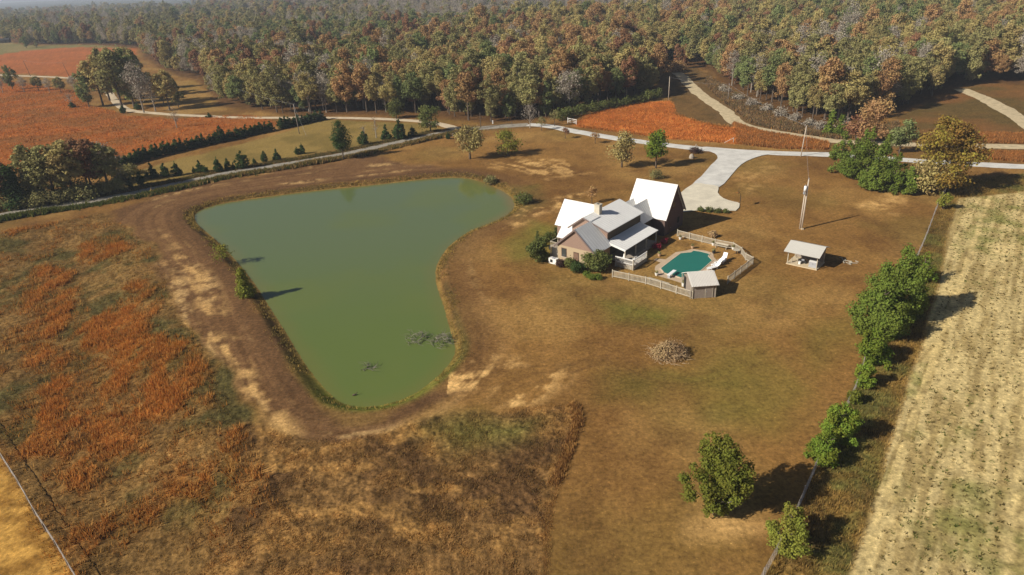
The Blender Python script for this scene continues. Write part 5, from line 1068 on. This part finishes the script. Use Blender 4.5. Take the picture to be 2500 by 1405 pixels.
for px, py in ((1370, 293), (1395, 288), (1420, 281), (1448, 275), (1475, 270), (1502, 264), (1530, 258), (1556, 252), (1582, 246), (1606, 240)):
    shrub(px, py, rng.uniform(2.2, 3.4), rng.uniform(4.5, 6), 'shrub', 'thicket_bush', 'dark green thicket bush between the wood and the orange patch', group='thicket bushes above the orange patch', n=800, size=.36)
shrub(1650, 176, 4.0, 9.0, 'orange', 'orange_thicket', 'rounded orange thicket where the pale dirt road meets the wood', n=1200, size=.5)
# far buildings
def barn(px, py, L, D, hgt, label, roof, wall, rz=.3):
    g = Pt(px, py); t = tag(empty('farm_building', g, rz), label, 'farm building'); MB().prism([(-L/2, -D/2, -.5), (-L/2, D/2, -.5), (-L/2, D/2, hgt*.6), (-L/2, 0, hgt*.95), (-L/2, -D/2, hgt*.6)], (L, 0, 0)).build('wall', wall, t)
    for s_ in (-1, 1): quad_roof('roof', [(-L/2-.4, 0, hgt), (L/2+.4, 0, hgt), (L/2+.4, s_*(D/2+.5), hgt*.58), (-L/2-.4, s_*(D/2+.5), hgt*.58)], .15, roof, t)
    MB().box((L*.2, -D/2-.03, hgt*.25), (L*.16, .06, hgt*.5)).build('door', M_dark, t)
barn(110, 104, 9, 7, 4.5, 'small pale far farm building at the wood edge', M_roof, M_white); barn(154, 101, 12, 8, 6.0, 'dark red roofed far house half hidden by trees', mat('red_roof', (.16, .05, .04)), M_log)
barn(428, 21, 60, 16, 9, 'long white far building among distant woods', M_white, M_white, .1); barn(12, 105, 10, 7, 4.5, 'dark low far shed at the edge of the field', M_blackm, M_log)

#@@STUFF
# ------------------------------------------------------------------ grasses, weeds, crop plants (countless: one object each)
def scatter(poly, n, seed):
    rng = np.random.default_rng(seed); poly = np.asarray(poly); lo, hi = poly.min(0), poly.max(0); out = []
    while len(out) < 1 or sum(map(len, out)) < n:
        p = rng.uniform(lo, hi, (n*3, 2)); az = np.degrees(np.abs(np.arctan2(p[:, 0], p[:, 1]))); p = p[(az < 44) & (np.hypot(p[:, 0], p[:, 1]) > 31)]
        out.append(p[_sdist(poly, p[:, 0], p[:, 1]) < 0])
    return np.vstack(out)[:n]
def blades(xy, hgt, spread, col, nb, seed, width=.055, lean=.45):
    """tufts of thin triangular blades; returns verts, faces, colours"""
    rng = np.random.default_rng(seed); n = len(xy); z0 = h(xy[:, 0], xy[:, 1]); N = n*nb; i = np.repeat(np.arange(n), nb)
    th = rng.uniform(0, 2*np.pi, N); rr = spread[i]*np.sqrt(rng.random(N)); bx = xy[i, 0]+np.cos(th)*rr; by = xy[i, 1]+np.sin(th)*rr
    hh = hgt[i]*rng.uniform(.55, 1.1, N); ln = hh*lean*rng.uniform(.2, 1.2, N); ph = th+rng.normal(size=N)*.8; wv = width*rng.uniform(.7, 1.5, N)*np.clip(hgt[i]/.6, .6, 1.6)
    px, py = np.cos(ph+1.57)*wv, np.sin(ph+1.57)*wv
    a = np.stack([bx-px, by-py, z0[i]-.03], 1); b = np.stack([bx+px, by+py, z0[i]-.03], 1); c = np.stack([bx+np.cos(ph)*ln, by+np.sin(ph)*ln, z0[i]+hh], 1)
    V = np.stack([a, b, c], 1).reshape(-1, 3); F = np.arange(N*3).reshape(N, 3); cc = col[i]*rng.uniform(.75, 1.25, N)[:, None]
    return V, F, np.repeat(cc, 3, 0)
def stuff(name, parts, label, cat, mt):
    V = np.vstack([p[0] for p in parts]); off = np.cumsum([0]+[len(p[0]) for p in parts[:-1]]); F = np.vstack([p[1]+o for p, o in zip(parts, off)]); C_ = np.vstack([p[2] for p in parts])
    o = np_mesh(name, V, F, mt, attrs={'col': ('FLOAT_COLOR', np.c_[C_, np.ones(len(C_))])}); tag(o, label, cat, kind='stuff'); return o
M_grass = attr_mat('dry_grass', rough=.95)
def tone(p, pal, wts, seed, own=0.0):
    rng = np.random.default_rng(seed); pal = np.clip(np.array([GC(q) for q in pal])*1.75, 0, .8); k = rng.choice(len(pal), len(p), p=np.array(wts)/sum(wts))
    if own: g, _ = ground_colour(p[:, 0], p[:, 1]); return pal[k]*(1-own)+np.clip(g*1.75, 0, .8)*own
    return pal[k]
# broomsedge on the pond's outer slope
p = scatter(LEFT_FIELD, 46000, 1); o_ = ORANGE(p[:, 0], p[:, 1]); r_ = np.random.default_rng(2).random(len(p)); A = p[(r_ < o_*.55)]; B = p[(r_ >= .75) & (o_ < .7)]
fa = fbm(A[:, 0], A[:, 1], 2.2, 3, 7)
cA = tone(A, [(160, 106, 50), (148, 94, 46), (166, 126, 70), (124, 94, 56)], [4, 3, 2.2, 2], 3, .5)
cB = tone(B, [(128, 100, 58), (92, 82, 48), (160, 126, 74), (84, 64, 40)], [3, 3, 1.2, 2], 4, .65)
stuff('broomsedge', [blades(A, .3+.6*fa, np.full(len(A), .42), cA, 8, 5, .05, .55)], 'orange broomsedge grass in drifts over the slope below the pond dam', 'grass', M_grass)
fb = fbm(B[:, 0], B[:, 1], 3, 3, 8); q = scatter(MID_ROUGH, 14000, 9); fq = fbm(q[:, 0], q[:, 1], 2.5, 3, 10); q = q[fq > .38]; fq = fq[fq > .38]
cq = tone(q, [(124, 98, 64), (92, 72, 48), (158, 128, 82), (100, 96, 56)], [3, 2.4, 1.3, 1.4], 11, .65)
v = scatter(VERGE, 9000, 12); cv = tone(v, [(134, 110, 64), (104, 104, 60), (98, 80, 50), (160, 134, 82)], [3, 2.4, 1.6, 1], 13, .65)
# tall weeds standing along the mown edge
ed = smooth_line(W([(1412,988),(1420,1025),(1405,1070),(1385,1130),(1362,1190),(1350,1250),(1342,1330),(1340,1420)]), False, 30); rng = np.random.default_rng(14); e = ed[rng.integers(0, len(ed), 900)]+rng.normal(size=(900, 2))*.25-np.array([.35, 0]); he = np.where(e[:, 1] > 49, .42, .1)
ce = tone(e, [(150, 116, 70), (112, 80, 48)], [1, 1], 15)
stuff('rough_grass', [blades(B, .14+.26*fb, np.full(len(B), .3), cB, 6, 16, .05, .6), blades(q, .05+.2*fq, np.full(len(q), .34), cq, 6, 17, .045, 1.1), blades(v, np.full(len(v), .32), np.full(len(v), .28), cv, 6, 18, .05, .55), blades(e, he, np.full(900, .25), ce, 7, 19, .05, .3)],
      'rough brown and olive grass on the unmown ground', 'grass', M_grass)
# banks and roadside
def along(line, n, off, sd, seed):
    line = np.asarray(line); rng = np.random.default_rng(seed); seg = np.r_[0, np.cumsum(np.hypot(*np.diff(line, axis=0).T))]; s = rng.uniform(0, seg[-1], n); x = np.interp(s, seg, line[:, 0]); y = np.interp(s, seg, line[:, 1])
    e = .5; dx = np.interp(s+e, seg, line[:, 0])-np.interp(s-e, seg, line[:, 0]); dy = np.interp(s+e, seg, line[:, 1])-np.interp(s-e, seg, line[:, 1]); L = np.hypot(dx, dy)+1e-6; o = off+rng.normal(size=n)*sd
    return np.stack([x-dy/L*o, y+dx/L*o], 1)
pl = np.vstack([POND, POND[:1]]); k_ = along(pl, 9000, 0, 1.0, 20); pd_ = _sdist(POND, k_[:, 0], k_[:, 1]); k_ = k_[(pd_ > .25) & (pd_ < 2.6)]; f_ = fbm(k_[:, 0], k_[:, 1], 5, 3, 21); far_ = sstep(95, 125, k_[:, 1]); k2 = (f_+.18*far_) > .42; k_, f_ = k_[k2], f_[k2]
ck = tone(k_, [(132, 112, 64), (96, 88, 48), (160, 134, 76), (80, 68, 40)], [2.4, 2, 1.4, 1.4], 22)
stuff('bank_weeds', [blades(k_, .15+.5*f_*(.3+.7*sstep(90, 120, k_[:, 1])), np.full(len(k_), .25), ck, 6, 23, .045, .6)], 'ragged weeds along the waterline of the pond', 'weeds', M_grass)
m_ = along(ROAD_MAIN_W, 7000, -3.9, .75, 24); m_ = m_[(m_[:, 0] < -12)]; fm = fbm(m_[:, 0], m_[:, 1], 7, 3, 25); wl = sstep(-50, -95, m_[:, 0])
cm = np.where((np.random.default_rng(26).random(len(m_)) < .25+.7*wl)[:, None], tone(m_, [(70, 76, 36), (54, 62, 30), (88, 90, 46)], [2, 2, 1], 27), tone(m_, [(120, 98, 60), (88, 76, 48), (150, 124, 80)], [2, 2, 1], 28))
n_ = along(ROAD_MAIN_W, 3500, 4.2, .9, 29); n_ = n_[n_[:, 0] < -20]; cn = tone(n_, [(112, 92, 58), (80, 72, 44), (66, 70, 36)], [2, 2, 1.4], 30)
stuff('roadside_weeds', [blades(m_, .35+1.0*fm, np.full(len(m_), .4), cm, 7, 31, .09, .5), blades(n_, np.full(len(n_), .5), np.full(len(n_), .4), cn, 6, 32, .09, .5)], 'dark green and straw weeds lining the gravel road', 'weeds', M_grass)
# orange fields beyond the road: coarse tufts
of = np.vstack([scatter(ORANGE_C, 9000, 33), scatter(ORANGE_L, 9000, 34)]); ff = fbm(of[:, 0], of[:, 1], 6, 3, 35); co = tone(of, [(170, 112, 58), (150, 98, 52), (180, 132, 76), (128, 92, 52)], [4, 3, 1.3, 1.2], 36, .65)
stuff('far_broomsedge', [blades(of, .3+.6*ff, np.full(len(of), .6), co, 6, 37, .10, .6)], 'orange broomsedge covering the fields beyond the road', 'grass', M_grass)
SCRUB = Z((1728,188),(1800,230),(1870,262),(1960,302),(2060,328),(2190,300),(2190,330),(2040,341),(1960,328),(1885,316),(1835,300),(1795,270),(1757,240),(1722,206))
sc_ = scatter(SCRUB, 5200, 50); fs = fbm(sc_[:, 0], sc_[:, 1], 5, 3, 51); csc = tone(sc_, [(118, 98, 74), (92, 76, 58), (140, 108, 70), (84, 80, 50)], [3, 2, 1, 1], 52)
st_ = np.vstack([scatter(Z((2372,371),(2500,374),(2600,380),(2600,398),(2500,396),(2380,388)), 1500, 53), scatter(Z((2300,332),(2420,326),(2560,330),(2560,352),(2400,350),(2290,348)), 1200, 54), scatter(Z((1790,300),(1860,322),(1960,338),(2020,348),(2020,366),(1900,364),(1800,352)), 2200, 55)]); cst = tone(st_, [(148, 100, 56), (126, 90, 54)], [1, 1], 56)
stuff('scrub', [blades(sc_, .4+1.2*fs, np.full(len(sc_), .6), csc, 7, 57, .10, .5), blades(st_, np.full(len(st_), .8), np.full(len(st_), .45), cst, 6, 58, .10, .4)], 'grey leafless scrub and orange grass along the pale dirt road', 'scrub', M_grass)
# crop stubble plants in rows
rng = np.random.default_rng(40); ux, uy = CROP_DIR; nx_, ny_ = -uy, ux; c0 = CROP_A[:2]; al, rw = np.meshgrid(np.arange(-30, 105, .32), np.arange(-60, 60, .85)); al = al.ravel()+rng.uniform(-.5, .5, al.size); rw = rw.ravel()+rng.normal(size=rw.size)*.17
cxy = np.stack([c0[0]+ux*al+nx_*rw, c0[1]+uy*al+ny_*rw], 1); cxy = cxy[(np.abs(np.degrees(np.arctan2(cxy[:, 0], cxy[:, 1]))) < 44) & (np.hypot(*cxy.T) > 30)]; cxy = cxy[_sdist(CROP, cxy[:, 0], cxy[:, 1]) < -.6]
g_ = CROPGREEN(cxy[:, 0], cxy[:, 1]); qq = cxy[:, 0]*uy-cxy[:, 1]*ux; trk_ = np.abs(((qq-2.2) % 9.0)-.5) < .55; keep = (rng.random(len(cxy)) < .42+.9*(g_-.35)) & ~(trk_ & (rng.random(len(cxy)) < .8)); cxy = cxy[keep]; g_ = g_[keep]
cc_ = np.where((rng.random(len(cxy)) < .15+1.3*(g_-.4))[:, None], tone(cxy, [(66, 74, 32), (84, 92, 44)], [1, 1], 41), tone(cxy, [(86, 76, 44), (68, 60, 36), (114, 100, 60)], [2, 1.6, 1.4], 42))
stuff('crop_plants', [blades(cxy, rng.uniform(.06, .24, len(cxy)), rng.uniform(.05, .22, len(cxy)), cc_, 8, 43, .07, 1.0)], 'low crop plants and stubble in rows on the pale field', 'crop', M_grass)
# brush pile, drowned branches
def brush(px, py, wid, hgt, n, label, z=None, seed=1, name='brush_pile', cat='brush pile', m=None):
    g = Pt(px, py); rng = np.random.default_rng(seed); z0 = g[2] if z is None else z; t = tag(empty(name, (g[0], g[1], z0)), label, cat); mb = MB()
    for k in range(n):
        th = rng.uniform(0, 6.28); q = math.sqrt(rng.random())*wid/2; x, y = math.cos(th)*q, math.sin(th)*q; zz = hgt*(1-(q/(wid/2))**2)*rng.uniform(.2, 1.0); ph = rng.uniform(0, 6.28); L = rng.uniform(.5, 1.5); up = rng.uniform(-.1, .5)
        mb.tube([(x, y, zz), (x+math.cos(ph)*L*.5, y+math.sin(ph)*L*.5, zz+up*.6*L), (x+math.cos(ph+.4)*L, y+math.sin(ph+.4)*L, max(.02, zz+up*L*.7))], [.035, .025, .01], 3)
    mb.build('branches', m or M_pale_bark, t); return t, rng
t, rng = brush(1633, 868, 4.6, 1.3, 90, 'heap of dry brush and straw coloured branches on the open lawn', seed=4, m=mat('dry_branch', (.36, .26, .15), .9, var=.3))
crown_mesh('dry_leaves', rng, [(0, 0, .1, 2.5, 2.2, 1.4), (.7, .3, .4, 1.5, 1.4, 1.3), (-.9, -.2, .3, 1.4, 1.4, 1.2), (0, .5, .7, 1.1, 1.1, 1.1)], 9000, .13, LEAF['twig'], t)
M_drown = mat('drowned_wood', (.20, .175, .135), .9, var=.3)
brush(1080, 842, 3.0, 1.4, 80, 'grey drowned branches in the pond, the clump touching the bank', z=WATER_Z, seed=5, name='drowned_branches', cat='branches', m=M_drown); brush(1018, 853, 2.8, 1.0, 55, 'grey drowned branches standing out in the water beside the bank clump', z=WATER_Z, seed=6, name='drowned_branches', cat='branches', m=M_drown)
brush(905, 928, 1.5, .5, 22, 'few thin twigs breaking the water near the low end of the pond', z=WATER_Z, seed=7, name='drowned_branches', cat='branches', m=M_drown)
for px, py, rz_, lab in ((866, 966, 20, 'dark duck floating close to the low end of the pond'), ):
    g = P(px, py, WATER_Z); t = tag(empty('duck', (g[0], g[1], WATER_Z), R_(rz_)), lab, 'duck'); mb = MB(); mb.tube([(-.3, 0, .06), (-.18, 0, .1), (0, 0, .1), (.17, 0, .1), (.22, 0, .2), (.24, 0, .3), (.3, 0, .33), (.38, 0, .31)], [.02, .09, .13, .1, .05, .045, .055, .015], 8); mb.build('body', M_bark, t, True)

# ------------------------------------------------------------------ air
HAZE = 0.00020
def build_haze():
    mb = MB().span((-9800, -9800, -60), (9800, 9800, 135)); m = bpy.data.materials.new('haze'); m.use_nodes = True; n = m.node_tree.nodes; l = m.node_tree.links
    n.remove(n['Principled BSDF']); v = n.new('ShaderNodeVolumePrincipled'); v.inputs['Color'].default_value = (.78, .87, 1.0, 1); v.inputs['Density'].default_value = HAZE; v.inputs['Anisotropy'].default_value = .0
    out = [q for q in n if q.type == 'OUTPUT_MATERIAL'][0]; l.new(v.outputs[0], out.inputs['Volume'])
    o = mb.build('haze', m); tag(o, kind='stuff')
build_haze()
